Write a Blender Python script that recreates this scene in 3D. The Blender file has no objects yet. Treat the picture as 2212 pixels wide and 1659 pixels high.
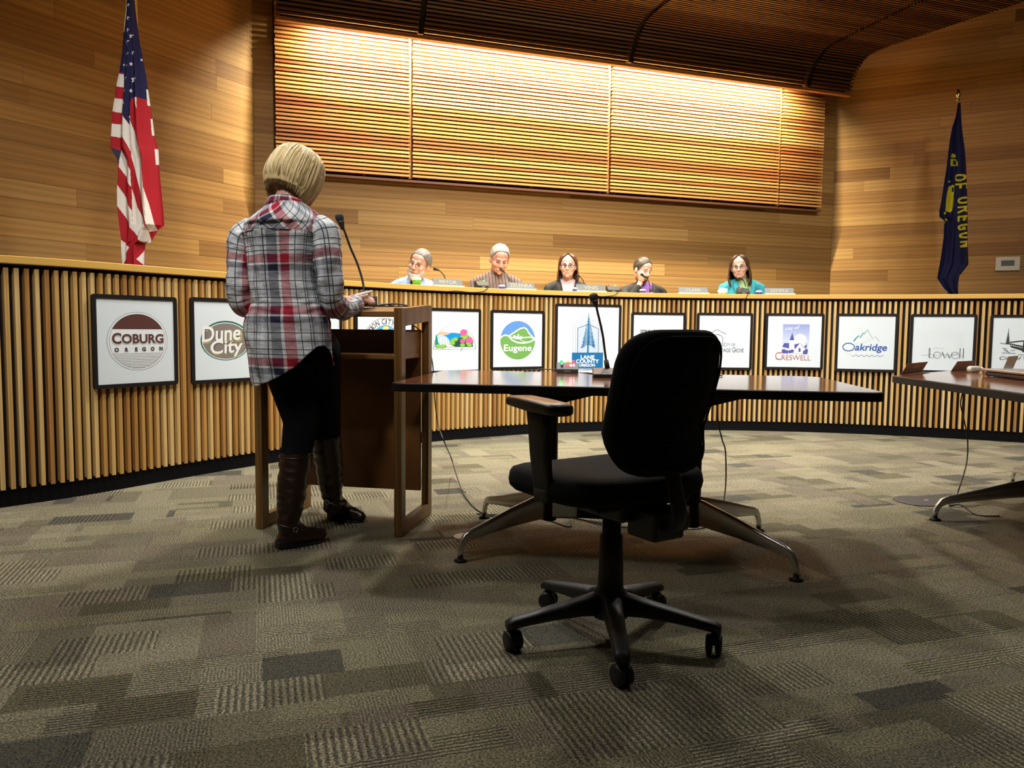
import bpy, bmesh, math, random
import numpy as np
from mathutils import Vector, Matrix, Euler, noise as mnoise

# ---------------------------------------------------------------- camera, world, exposure
IMG_W, IMG_H, FPX = 2212.0, 1659.0, 1661.0
CAM_H, PITCH, ROLL = 0.96, math.radians(4.1), 0.010
sc = bpy.context.scene
COL = sc.collection
cam_d = bpy.data.cameras.new('camera'); cam_d.sensor_width = 36.0; cam_d.lens = FPX / IMG_W * 36.0
cam_d.clip_start = 0.05; cam_d.clip_end = 100
cam = bpy.data.objects.new('camera', cam_d); COL.objects.link(cam)
cam.matrix_world = (Matrix.Translation((0, 0, CAM_H)) @ Matrix.Rotation(math.radians(90) - PITCH, 4, 'X') @ Matrix.Rotation(ROLL, 4, 'Z'))
sc.camera = cam
sc.view_settings.view_transform = 'Standard'; sc.view_settings.look = 'None'
sc.view_settings.gamma = 1.0; sc.view_settings.exposure = 0.1; sc.view_settings.use_curve_mapping = False
wd = bpy.data.worlds.new('room_air'); sc.world = wd; wd.use_nodes = True
wd.node_tree.nodes['Background'].inputs[0].default_value = (1.0, 0.86, 0.66, 1)
wd.node_tree.nodes['Background'].inputs[1].default_value = 0.02

def area_light(name, loc, size, power, color, look=(0, 0, -1), size_y=None, spread=180):
    d = bpy.data.lights.new(name, 'AREA'); d.energy = power; d.color = color; d.size = size
    if size_y: d.shape = 'RECTANGLE'; d.size_y = size_y
    d.spread = math.radians(spread)
    o = bpy.data.objects.new(name, d); COL.objects.link(o); o.location = loc
    o.rotation_euler = Vector(look).to_track_quat('-Z', 'Y').to_euler(); return o

# wall frame: origin at the left corner of the end wall
TH = math.radians(19); WU = Vector((math.cos(TH), math.sin(TH), 0)); WN = Vector((math.sin(TH), -math.cos(TH), 0))
WL = Vector((-2.4576, 7.4, 0))
def wp(u, n, z): return WL + WU * u + WN * n + Vector((0, 0, z))
WARM = (1.0, 0.87, 0.66)
# warm cove strip behind the lip of the slatted ceiling: three tubes end to end, one per wall panel
for (ua, ub) in ((0.60, 1.44), (1.52, 3.62), (3.70, 5.83)):
    L = area_light('cove_strip_lamp', wp((ua + ub) / 2, 0.36, 3.80), ub - ua, 100 * (ub - ua), (1.0, 0.87, 0.62), look=(-WN * 0.72 + Vector((0, 0, -1))), size_y=0.05, spread=150)
    lk = (-WN * 0.72 + Vector((0, 0, -1))).normalized()
    L.rotation_euler = Matrix((WU, WU.cross(lk), -lk)).transposed().to_euler()
# recessed downlights of the room (all above the frame)
DOWN = [(-1.75, 4.2, 4.0, 28, 125), (-.4, 5.1, 4.02, 50, 120), (0.9, 5.6, 4.02, 54, 120), (2.4, 5.75, 4.02, 54, 112), (4.1, 5.2, 4.02, 36, 100),
        (-.45, 6.1, 4.0, 15, 115), (.35, 6.65, 4.0, 16, 115), (1.3, 6.95, 4.0, 14, 115), (2.4, 7.1, 4.0, 8, 115), (-1.8, 2.6, 4.3, 15, 115), (-3.2, 2.6, 4.3, 13, 120), (2.6, 2.6, 4.3, 6, 115)]
for x, y, z, p, sp_ in DOWN:
    area_light('recessed_downlight_lamp', (x, y, z), 0.22, p, (1.0, 0.965, 0.89), spread=sp_)
# track spots on the high front ceiling, aimed over the room at the dais
for (x, y, tx, ty, tz_, p) in ((-1.2, .6, -1.6, 5.6, .9, 17), (.6, .5, .3, 7.2, 1.3, 25), (2.4, .6, 2.2, 7.6, 1.3, 22), (4.2, 1.0, 4.6, 7.0, 1.4, 10)):
    area_light('track_spot_lamp', (x, y, 4.45), 0.4, p, (1.0, 0.96, 0.88), look=(tx - x, ty - y, tz_ - 4.45), spread=58)

# ---------------------------------------------------------------- measuring helpers (real distances in metres)
def ray(x, y):
    u, v = x - IMG_W / 2, y - IMG_H / 2
    u2 = u * math.cos(ROLL) + v * math.sin(ROLL); v2 = -u * math.sin(ROLL) + v * math.cos(ROLL)
    return Vector((u2, FPX * math.cos(PITCH) - v2 * math.sin(PITCH), -FPX * math.sin(PITCH) - v2 * math.cos(PITCH)))
def at(x, y, Y):
    d = ray(x, y); t = Y / d.y; return Vector((d.x * t, Y, CAM_H + d.z * t))
def onz(x, y, z):
    d = ray(x, y); t = (z - CAM_H) / d.z; return Vector((d.x * t, d.y * t, z))

# ---------------------------------------------------------------- object helpers
def link(o, parent=None):
    COL.objects.link(o)
    if parent is not None: o.parent = parent
    return o
def empty(name, loc=(0, 0, 0), rz=0.0):
    o = bpy.data.objects.new(name, None); o.empty_display_size = .1; COL.objects.link(o)
    o.location = loc; o.rotation_euler = (0, 0, rz); return o
def tag(o, label=None, cat=None, group=None, kind=None):
    if label: o['label'] = label
    if cat: o['category'] = cat
    if group: o['group'] = group
    if kind: o['kind'] = kind
    return o
def thing(name, label, cat, loc=(0, 0, 0), rz=0.0, group=None):
    return tag(empty(name, loc, rz), label, cat, group)
def copy_tree(o, parent=None):
    kids = [c for c in bpy.data.objects if c.parent == o]
    c = o.copy(); COL.objects.link(c)
    if parent is not None: c.parent = parent
    for k in kids: copy_tree(k, c)
    return c

class MB:
    def __init__(s): s.v = []; s.f = []; s.m = []; s.uv = []; s.sm = []
    def add(s, vs, fs, mi=0, uvs=None, smooth=False, M=None):
        b = len(s.v)
        for p in vs: s.v.append(tuple(M @ Vector(p)) if M is not None else tuple(p))
        for k, f in enumerate(fs):
            s.f.append([b + i for i in f]); s.m.append(mi); s.sm.append(smooth)
            s.uv.append(uvs[k] if uvs else [(0, 0)] * len(f))
        return s
    def box(s, c, d, M=None, mi=0, ax=0, R=None):
        """box centred c, size d; UV u runs along axis ax in metres"""
        x, y, z = d[0] / 2, d[1] / 2, d[2] / 2
        P = [Vector((sx * x, sy * y, sz * z)) for sx in (-1, 1) for sy in (-1, 1) for sz in (-1, 1)]
        F = [(0, 1, 3, 2), (4, 6, 7, 5), (0, 4, 5, 1), (2, 3, 7, 6), (0, 2, 6, 4), (1, 5, 7, 3)]
        rnd = random.random() * 40
        oth = [a for a in (0, 1, 2) if a != ax]
        uvs = [[(P[i][ax] + rnd, P[i][oth[0]] + P[i][oth[1]] + rnd * .37) for i in f] for f in F]
        Q = [(R @ p if R is not None else p) + Vector(c) for p in P]
        return s.add(Q, F, mi, uvs, False, M)
    def quad(s, a, b, c, d, mi=0, uv=None): return s.add([a, b, c, d], [(0, 1, 2, 3)], mi, [uv or [(0, 0), (1, 0), (1, 1), (0, 1)]])
    def beam(s, a, b, w, h, up=(0, 0, 1), mi=0, w2=None, h2=None):
        a = Vector(a); b = Vector(b); t = (b - a); L = t.length; t.normalize(); r = t.cross(Vector(up))
        if r.length < 1e-5: r = t.cross(Vector((1, 0, 0)))
        r.normalize(); n = r.cross(t)
        w2 = w if w2 is None else w2; h2 = h if h2 is None else h2
        V = [a - r * w / 2 - n * h / 2, a + r * w / 2 - n * h / 2, a + r * w / 2 + n * h / 2, a - r * w / 2 + n * h / 2,
             b - r * w2 / 2 - n * h2 / 2, b + r * w2 / 2 - n * h2 / 2, b + r * w2 / 2 + n * h2 / 2, b - r * w2 / 2 + n * h2 / 2]
        q = random.random() * 40
        side = lambda o: [(q, o), (q, o + w), (q + L, o + w), (q + L, o)]
        return s.add(V, [(0, 3, 2, 1), (4, 5, 6, 7), (0, 1, 5, 4), (1, 2, 6, 5), (2, 3, 7, 6), (3, 0, 4, 7)], mi,
                     [[(q, 0), (q, h), (q + w, h), (q + w, 0)]] * 2 + [side(0), side(.3), side(.6), side(.9)])
    def tube(s, pts, r, seg=8, mi=0, smooth=True, cap=True, flat=1.0, closed=False):
        P = [Vector(p) for p in pts]; n = len(P); R = r if hasattr(r, '__len__') else [r] * n
        rings = []; prev = None
        for i in range(n):
            t = (P[(i + 1) % n if closed else min(i + 1, n - 1)] - P[(i - 1) % n if closed else max(i - 1, 0)])
            t = t.normalized() if t.length > 1e-9 else Vector((0, 0, 1))
            if prev is None:
                prev = t.cross(Vector((0, 0, 1)) if abs(t.z) < .9 else Vector((1, 0, 0))).normalized()
            a = (prev - t * prev.dot(t)).normalized(); b = t.cross(a); prev = a
            rings.append([P[i] + (a * math.cos(k * 2 * math.pi / seg) + b * math.sin(k * 2 * math.pi / seg) * flat) * R[i] for k in range(seg)])
        return s.loft(rings, mi, smooth, cap, closed)
    def loft(s, rings, mi=0, smooth=True, cap=True, closed=False, wrap=True):
        seg = len(rings[0]); n = len(rings); V = [p for r in rings for p in r]; F = []; U = []
        acc = [0]
        for i in range(1, n): acc.append(acc[-1] + (Vector(rings[i][0]) - Vector(rings[i - 1][0])).length)
        for i in range(n if closed else n - 1):
            j = (i + 1) % n
            for k in range(seg if wrap else seg - 1):
                l = (k + 1) % seg
                F.append((i * seg + k, i * seg + l, j * seg + l, j * seg + k))
                a0, a1 = acc[i], acc[j] if j > i else acc[i] + .01
                U.append([(k / seg, a0), ((k + 1) / seg, a0), ((k + 1) / seg, a1), (k / seg, a1)])
        if cap and not closed and wrap:
            F.append(tuple(range(seg))[::-1]); F.append(tuple((n - 1) * seg + k for k in range(seg)))
            U += [[(0, 0)] * seg] * 2
        return s.add(V, F, mi, U, smooth)
    def lathe(s, prof, seg=24, c=(0, 0, 0), M=None, mi=0, smooth=True):
        c = Vector(c); rings = []
        for r, z in prof: rings.append([c + Vector((r * math.cos(k * 2 * math.pi / seg), r * math.sin(k * 2 * math.pi / seg), z)) for k in range(seg)])
        if M is not None: rings = [[M @ p for p in r] for r in rings]
        return s.loft(rings, mi, smooth, True)
    def ell(s, c, r, seg=16, M=None, mi=0, R=None):
        n = seg // 2; V = []; F = []
        for i in range(n + 1):
            ph = math.pi * i / n
            for k in range(seg):
                th = 2 * math.pi * k / seg
                p = Vector((r[0] * math.sin(ph) * math.cos(th), r[1] * math.sin(ph) * math.sin(th), r[2] * math.cos(ph)))
                if R is not None: p = R @ p
                V.append(p + Vector(c))
        for i in range(n):
            for k in range(seg):
                l = (k + 1) % seg; F.append((i * seg + k, (i + 1) * seg + k, (i + 1) * seg + l, i * seg + l))
        return s.add(V, F, mi, None, True, M)
    def prism(s, poly, z0, z1, M=None, mi=0, smooth=False):
        n = len(poly); V = [(x, y, z0) for x, y in poly] + [(x, y, z1) for x, y in poly]
        F = [tuple(range(n))[::-1], tuple(range(n, 2 * n))] + [(i, (i + 1) % n, n + (i + 1) % n, n + i) for i in range(n)]
        U = [[(V[i][0], V[i][1]) for i in f] for f in F]
        return s.add(V, F, mi, U, smooth, M)
    def build(s, name, mats, parent=None, bevel=0, seg=2, weld=False, auto=None, mods=()):
        me = bpy.data.meshes.new(name); me.from_pydata(s.v, [], s.f); me.update()
        if not isinstance(mats, (list, tuple)): mats = [mats]
        for m in mats: me.materials.append(m)
        me.polygons.foreach_set('material_index', s.m); me.polygons.foreach_set('use_smooth', s.sm)
        ul = me.uv_layers.new(name='UVMap'); flat = [c for f in s.uv for uv in f for c in uv]
        if len(flat) == len(me.loops) * 2: ul.data.foreach_set('uv', flat)
        if weld:
            bm = bmesh.new(); bm.from_mesh(me); bmesh.ops.remove_doubles(bm, verts=bm.verts, dist=1e-5)
            bmesh.ops.recalc_face_normals(bm, faces=bm.faces); bm.to_mesh(me); bm.free()
        o = link(bpy.data.objects.new(name, me), parent)
        if bevel:
            b = o.modifiers.new('bevel', 'BEVEL'); b.width = bevel; b.segments = seg; b.limit_method = 'ANGLE'; b.angle_limit = math.radians(40)
        return o

def smoothcurve(pts, n=8):
    """Catmull-Rom through pts"""
    P = [Vector(p) for p in pts]; out = []
    for i in range(len(P) - 1):
        a = P[max(i - 1, 0)]; b = P[i]; c = P[i + 1]; d = P[min(i + 2, len(P) - 1)]
        for k in range(n):
            t = k / n
            out.append(0.5 * ((2 * b) + (c - a) * t + (2 * a - 5 * b + 4 * c - d) * t * t + (3 * b - a - 3 * c + d) * t ** 3))
    out.append(P[-1]); return out
def lerp(a, b, t): return a + (b - a) * t
def interp(x, tab):
    """piecewise smooth table [(x, v...)]"""
    if x <= tab[0][0]: return tab[0][1:]
    for a, b in zip(tab[:-1], tab[1:]):
        if x <= b[0]:
            t = (x - a[0]) / (b[0] - a[0]); return tuple(lerp(p, q, t) for p, q in zip(a[1:], b[1:]))
    return tab[-1][1:]

# ---------------------------------------------------------------- materials
def newmat(name):
    m = bpy.data.materials.new(name); m.use_nodes = True; nt = m.node_tree
    b = nt.nodes['Principled BSDF']; return m, nt, b
def mat(name, col, rough=.5, metal=0.0, spec=.5, bump=0, bscale=60, emit=None, estr=1.0, var=0.0, vscale=8, alpha=None, trans=0, sheen=0):
    m, nt, b = newmat(name)
    b.inputs['Base Color'].default_value = (*col, 1); b.inputs['Roughness'].default_value = rough
    b.inputs['Metallic'].default_value = metal; b.inputs['Specular IOR Level'].default_value = spec
    if sheen: b.inputs['Sheen Weight'].default_value = sheen
    if trans: b.inputs['Transmission Weight'].default_value = trans; b.inputs['IOR'].default_value = 1.3
    if emit: b.inputs['Emission Color'].default_value = (*emit, 1); b.inputs['Emission Strength'].default_value = estr
    tc = nt.nodes.new('ShaderNodeTexCoord')
    n = nt.nodes.new('ShaderNodeTexNoise'); n.inputs['Scale'].default_value = vscale; n.inputs['Detail'].default_value = 4
    nt.links.new(tc.outputs['Object'], n.inputs['Vector'])
    if var:
        mx = nt.nodes.new('ShaderNodeMixRGB'); mx.inputs[1].default_value = (*[c * (1 - var) for c in col], 1)
        mx.inputs[2].default_value = (*[min(1, c * (1 + var)) for c in col], 1)
        nt.links.new(n.outputs['Fac'], mx.inputs[0]); nt.links.new(mx.outputs[0], b.inputs['Base Color'])
    if bump:
        n2 = nt.nodes.new('ShaderNodeTexNoise'); n2.inputs['Scale'].default_value = bscale; n2.inputs['Detail'].default_value = 3
        nt.links.new(tc.outputs['Object'], n2.inputs['Vector'])
        bp = nt.nodes.new('ShaderNodeBump'); bp.inputs['Strength'].default_value = bump; bp.inputs['Distance'].default_value = .002
        nt.links.new(n2.outputs['Fac'], bp.inputs['Height']); nt.links.new(bp.outputs[0], b.inputs['Normal'])
    return m
def ramp(nt, fac, stops, mode='LINEAR'):
    r = nt.nodes.new('ShaderNodeValToRGB'); r.color_ramp.interpolation = mode; e = r.color_ramp.elements
    while len(e) < len(stops): e.new(.5)
    for i, (p, c) in enumerate(stops): e[i].position = p; e[i].color = (*c, 1)
    nt.links.new(fac, r.inputs[0]); return r.outputs[0]
def math_n(nt, op, a, b=None, c=None):
    n = nt.nodes.new('ShaderNodeMath'); n.operation = op
    for i, v in enumerate((a, b, c)):
        if v is None: continue
        if isinstance(v, (int, float)): n.inputs[i].default_value = v
        else: nt.links.new(v, n.inputs[i])
    return n.outputs[0]
def mixc(nt, fac, a, b, typ='MIX'):
    n = nt.nodes.new('ShaderNodeMixRGB'); n.blend_type = typ
    for i, v in enumerate((fac, a, b)):
        if isinstance(v, (int, float)): n.inputs[i].default_value = v
        elif isinstance(v, tuple): n.inputs[i].default_value = (*v, 1)
        else: nt.links.new(v, n.inputs[i])
    return n.outputs[0]
def wood(name, stops, rough=.5, gscale=(1.6, 34), grain=.35, spec=.4, bump=.12, island=True):
    """stops: colours picked board by board; grain runs along UV u (metres)"""
    m, nt, b = newmat(name)
    uv = nt.nodes.new('ShaderNodeUVMap'); uv.uv_map = 'UVMap'
    geo = nt.nodes.new('ShaderNodeNewGeometry')
    mp = nt.nodes.new('ShaderNodeMapping'); mp.inputs['Scale'].default_value = (gscale[0], gscale[1], 1)
    nt.links.new(uv.outputs[0], mp.inputs[0])
    n = nt.nodes.new('ShaderNodeTexNoise'); n.inputs['Scale'].default_value = 1.0; n.inputs['Detail'].default_value = 6; n.inputs['Roughness'].default_value = .62; n.inputs['Distortion'].default_value = .6
    nt.links.new(mp.outputs[0], n.inputs['Vector'])
    mp2 = nt.nodes.new('ShaderNodeMapping'); mp2.inputs['Scale'].default_value = (gscale[0] * .35, gscale[1] * .16, 1)
    nt.links.new(uv.outputs[0], mp2.inputs[0])
    w = nt.nodes.new('ShaderNodeTexWave'); w.wave_type = 'BANDS'; w.bands_direction = 'Y'; w.inputs['Scale'].default_value = 1.3
    w.inputs['Distortion'].default_value = 6; w.inputs['Detail'].default_value = 3; w.inputs['Detail Scale'].default_value = 1.2
    nt.links.new(mp2.outputs[0], w.inputs['Vector'])
    g = mixc(nt, .35, n.outputs['Fac'], w.outputs['Color'])
    base = ramp(nt, geo.outputs['Random Per Island'] if island else mp2.outputs[0], stops) if island else None
    if base is None: base = ramp(nt, n.outputs['Fac'], stops)
    dark = mixc(nt, 1.0, base, (1 - grain, 1 - grain * 1.15, 1 - grain * 1.3), 'MULTIPLY')
    fac = ramp(nt, g, [(.32, (0, 0, 0)), (.72, (1, 1, 1))])
    col = mixc(nt, fac, dark, base)
    nt.links.new(col, b.inputs['Base Color'])
    b.inputs['Roughness'].default_value = rough; b.inputs['Specular IOR Level'].default_value = spec
    bp = nt.nodes.new('ShaderNodeBump'); bp.inputs['Strength'].default_value = bump; bp.inputs['Distance'].default_value = .001
    nt.links.new(g, bp.inputs['Height']); nt.links.new(bp.outputs[0], b.inputs['Normal'])
    return m

M_CEDAR = wood('cedar_board', [(0, (.25, .122, .036)), (.22, (.41, .222, .070)), (.5, (.49, .282, .090)), (.78, (.54, .325, .112)), (1, (.34, .180, .060))], rough=.52, spec=.25, grain=.20, gscale=(.9, 30), bump=.05)
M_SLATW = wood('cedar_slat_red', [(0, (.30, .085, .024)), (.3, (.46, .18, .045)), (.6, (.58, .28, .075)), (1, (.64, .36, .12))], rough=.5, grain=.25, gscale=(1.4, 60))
M_CANOPY = wood('shaded_canopy_slat', [(0, (.065, .018, .007)), (.4, (.10, .034, .011)), (.75, (.135, .060, .019)), (1, (.165, .085, .030))], rough=.5, grain=.25, gscale=(1.4, 60))  # panel cedar in darker tones: the canopy's shade is put into the colour
M_SLATD = wood('dais_slat_wood', [(0, (.36, .17, .045)), (.3, (.50, .27, .075)), (.6, (.60, .38, .13)), (1, (.70, .49, .21))], rough=.5, grain=.22, gscale=(1.5, 70))
M_COUNTER = wood('counter_wood', [(0, (.62, .37, .085)), (1, (.66, .40, .10))], rough=.33, grain=.12, gscale=(1.2, 30))
M_OAK = wood('podium_oak', [(0, (.185, .092, .024)), (.5, (.215, .110, .030)), (1, (.25, .133, .038))], rough=.42, grain=.35, gscale=(2.2, 60))
M_OAKD = wood('podium_panel_oak', [(0, (.20, .085, .024)), (1, (.23, .10, .03))], rough=.4, grain=.4, gscale=(2.4, 70))
M_TABLE = wood('table_laminate', [(0, (.20, .065, .028)), (1, (.22, .075, .033))], rough=.14, grain=.25, gscale=(2, 40), spec=.7, bump=.0)
M_TABLE.node_tree.nodes['Principled BSDF'].inputs['Coat Weight'].default_value = .5; M_TABLE.node_tree.nodes['Principled BSDF'].inputs['Coat Roughness'].default_value = .09
M_BLACK = mat('matte_black', (.005, .005, .0055), .95, spec=.08, bump=.1)
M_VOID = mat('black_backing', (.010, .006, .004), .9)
M_EDGE = mat('black_rubber_edge', (.009, .008, .008), .55, spec=.25)
M_PLASTIC = mat('black_plastic', (.010, .010, .011), .5, bump=.15, bscale=400)
M_FABRIC = mat('black_chair_fabric', (.0065, .0075, .0085), .95, spec=.2, bump=.6, bscale=500)
M_CHROME = mat('polished_aluminium', (.60, .59, .56), .27, .9)
M_WHITE = mat('white_paper', (.78, .80, .81), .6)
M_SIGN = mat('sign_white_vinyl', (.64, .70, .75), .45)
M_FRAME = mat('black_frame', (.010, .008, .008), .5, spec=.2)
M_CABLE = mat('black_cable', (.01, .01, .01), .5)
# ================================================================ room shell
def carpet_mat():
    m, nt, b = newmat('patchwork_carpet')
    tc = nt.nodes.new('ShaderNodeTexCoord')
    rot = nt.nodes.new('ShaderNodeMapping'); rot.inputs['Rotation'].default_value = (0, 0, -math.radians(18))
    nt.links.new(tc.outputs['Object'], rot.inputs[0])
    wob = nt.nodes.new('ShaderNodeTexNoise'); wob.inputs['Scale'].default_value = 55; nt.links.new(rot.outputs[0], wob.inputs['Vector'])
    wv = nt.nodes.new('ShaderNodeVectorMath'); wv.operation = 'MULTIPLY_ADD'; nt.links.new(wob.outputs['Color'], wv.inputs[0]); wv.inputs[1].default_value = (.011, .011, 0); nt.links.new(rot.outputs[0], wv.inputs[2])
    sep = nt.nodes.new('ShaderNodeSeparateXYZ'); nt.links.new(wv.outputs[0], sep.inputs[0]); X, Y = sep.outputs[0], sep.outputs[1]
    def cells(w, h, seed, shift=.5):
        """staggered rectangles of a fixed size: returns (random value, second random, third)"""
        r = math_n(nt, 'FLOOR', math_n(nt, 'DIVIDE', math_n(nt, 'ADD', Y, seed * 1.37), h))
        wn0 = nt.nodes.new('ShaderNodeTexWhiteNoise'); wn0.noise_dimensions = '1D'
        nt.links.new(math_n(nt, 'ADD', r, seed * 7.1), wn0.inputs['W'])
        xs = math_n(nt, 'ADD', math_n(nt, 'DIVIDE', math_n(nt, 'ADD', X, seed * 2.11), w), math_n(nt, 'MULTIPLY', wn0.outputs['Value'], 3.7 * shift))
        c = math_n(nt, 'FLOOR', xs)
        cb = nt.nodes.new('ShaderNodeCombineXYZ'); nt.links.new(c, cb.inputs[0]); nt.links.new(r, cb.inputs[1]); cb.inputs[2].default_value = seed
        wn = nt.nodes.new('ShaderNodeTexWhiteNoise'); nt.links.new(cb.outputs[0], wn.inputs['Vector'])
        s2 = nt.nodes.new('ShaderNodeSeparateColor'); nt.links.new(wn.outputs['Color'], s2.inputs[0])
        return wn.outputs['Value'], s2.outputs[0], s2.outputs[1]
    a1, a2, a3 = cells(.62, .31, 3.0); b1, b2, b3 = cells(.28, .155, 11.0); c1, c2, c3 = cells(.16, .36, 23.0); d1, d2, d3 = cells(.40, .09, 31.0)
    base = ramp(nt, a1, [(0, (.135, .128, .105)), (.18, (.185, .178, .145)), (.36, (.150, .140, .122)), (.54, (.200, .190, .158)), (.72, (.165, .160, .125)), (.86, (.125, .122, .105))], 'CONSTANT')
    dk = ramp(nt, b2, [(0, (.040, .044, .043)), (.35, (.068, .062, .052)), (.6, (.050, .053, .055)), (.85, (.085, .082, .062))], 'CONSTANT')
    col = mixc(nt, math_n(nt, 'MULTIPLY', math_n(nt, 'GREATER_THAN', b1, .80), .90), base, dk)
    md = ramp(nt, c2, [(0, (.085, .082, .070)), (.3, (.105, .108, .092)), (.55, (.150, .134, .122)), (.8, (.21, .202, .168))], 'CONSTANT')
    col = mixc(nt, math_n(nt, 'MULTIPLY', math_n(nt, 'GREATER_THAN', c1, .70), .85), col, md)
    lt = ramp(nt, d2, [(0, (.205, .198, .162)), (.4, (.058, .060, .054)), (.75, (.175, .170, .130))], 'CONSTANT')
    col = mixc(nt, math_n(nt, 'MULTIPLY', math_n(nt, 'GREATER_THAN', d1, .82), .85), col, lt)
    # ribs: stripes along x or y in some patches
    def stripes(coord, per):
        return ramp(nt, math_n(nt, 'FRACT', math_n(nt, 'DIVIDE', coord, per)), [(0, (0, 0, 0)), (.25, (0, 0, 0)), (.5, (1, 1, 1)), (.8, (1, 1, 1)), (1, (0, 0, 0))])
    sx = stripes(X, .0185); sy = stripes(Y, .0135); sx2 = stripes(X, .0095)
    m1 = math_n(nt, 'GREATER_THAN', b3, .76); m2 = math_n(nt, 'GREATER_THAN', d3, .78); m3 = math_n(nt, 'GREATER_THAN', c3, .55)
    n1 = nt.nodes.new('ShaderNodeTexNoise'); n1.inputs['Scale'].default_value = 165; n1.inputs['Detail'].default_value = 3
    nt.links.new(tc.outputs['Object'], n1.inputs['Vector'])
    n2 = nt.nodes.new('ShaderNodeTexNoise'); n2.inputs['Scale'].default_value = 62; n2.inputs['Detail'].default_value = 2
    nt.links.new(tc.outputs['Object'], n2.inputs['Vector'])
    h = mixc(nt, math_n(nt, 'MULTIPLY', m3, .6), (.62, .62, .62), sx2)
    h = mixc(nt, m2, h, sy); h = mixc(nt, m1, h, sx)
    shade = mixc(nt, h, (.42, .43, .44), (1.28, 1.27, 1.22))
    col = mixc(nt, 1.0, col, shade, 'MULTIPLY')
    grit = ramp(nt, n1.outputs['Fac'], [(.34, (.30, .30, .31)), (.5, (.92, .93, .91)), (.66, (1.85, 1.85, 1.70))])
    col = mixc(nt, 1.0, col, grit, 'MULTIPLY')
    col = mixc(nt, math_n(nt, 'MULTIPLY', ramp(nt, n2.outputs['Fac'], [(.4, (0, 0, 0)), (.62, (1, 1, 1))]), .25), col, (.14, .12, .085))
    col = mixc(nt, 1.0, col, (1.06, 1.0, .88), 'MULTIPLY')
    nt.links.new(col, b.inputs['Base Color'])
    b.inputs['Roughness'].default_value = .95; b.inputs['Specular IOR Level'].default_value = .1
    hh = mixc(nt, .55, h, n1.outputs['Fac'])
    bp = nt.nodes.new('ShaderNodeBump'); bp.inputs['Strength'].default_value = .9; bp.inputs['Distance'].default_value = .005
    nt.links.new(hh, bp.inputs['Height']); nt.links.new(bp.outputs[0], b.inputs['Normal'])
    return m
M_CARPET = carpet_mat()
fl = MB(); fl.box((0.8, 4.0, -.05), (16, 15, .1)); o = fl.build('floor', M_CARPET); tag(o, kind='structure')

# cedar clad walls: real boards with butt joints
def clad_wall(name, p0, d, n, length, z0, z1, seed, pitch=.1345):
    rng = random.Random(seed); w = MB(); d = Vector(d).normalized(); n = Vector(n).normalized()
    R = Matrix((d, -n, Vector((0, 0, 1)))).transposed()
    w.box(Vector(p0) + d * length / 2 - n * .06 + Vector((0, 0, (z0 + z1) / 2)), (length, .08, z1 - z0), R=R, mi=1)
    z = z0; k = 0
    while z < z1 - .01:
        s = -rng.random() * 2.2
        while s < length:
            L = rng.choice((1.2, 1.8, 2.4, 3.0, 3.6)) * rng.uniform(.8, 1.2)
            a = max(s, 0); b_ = min(s + L, length)
            if b_ - a > .02:
                h = min(pitch, z1 - z)
                w.box(Vector(p0) + d * (a + b_) / 2 - n * (.0098 + rng.random() * .0015) + Vector((0, 0, z + h / 2)), (b_ - a - .0012, .02, h - .0022), R=R)
            s += L
        z += pitch; k += 1
    o = w.build(name, [M_CEDAR, M_VOID]); tag(o, kind='structure'); return o
CR = WL + WU * 6.754
DL = Vector((-.5, -.866, 0)); DR = Vector((math.cos(math.radians(-27)), math.sin(math.radians(-27)), 0))
clad_wall('wall_back', WL, WU, WN, 6.754, .1, 4.62, 5)
clad_wall('wall_left', WL + DL * 5.4, -DL, Vector((.866, -.5, 0)), 5.4, .1, 4.62, 11)
clad_wall('wall_right', CR, DR, Vector((DR.y, -DR.x, 0)), 5.6, .1, 4.62, 23)

# plain painted walls close the room behind the camera (never in frame, they bounce light)
M_PLAIN = mat('plain_wall', (.12, .09, .06), .8)
e1 = WL + DL * 5.4; e2 = CR + DR * 5.6
w = MB(); w.box((-5.6, .2, 2.3), (.1, 6.6, 4.7)); tag(w.build('wall_far_left', M_PLAIN), kind='structure')
w = MB(); w.box((9.0, 2.2, 2.3), (.1, 10.0, 4.7)); tag(w.build('wall_far_right', M_PLAIN), kind='structure')
w = MB(); w.box((1.7, -3.1, 2.3), (14.8, .1, 4.7)); tag(w.build('wall_rear', M_PLAIN), kind='structure')
M_CEIL = mat('dark_ceiling', (.10, .075, .05), .9)
w = MB(); w.box((0.8, 4.0, 4.68), (16.6, 15, .1)); tag(w.build('ceiling', M_CEIL), kind='structure')

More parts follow.
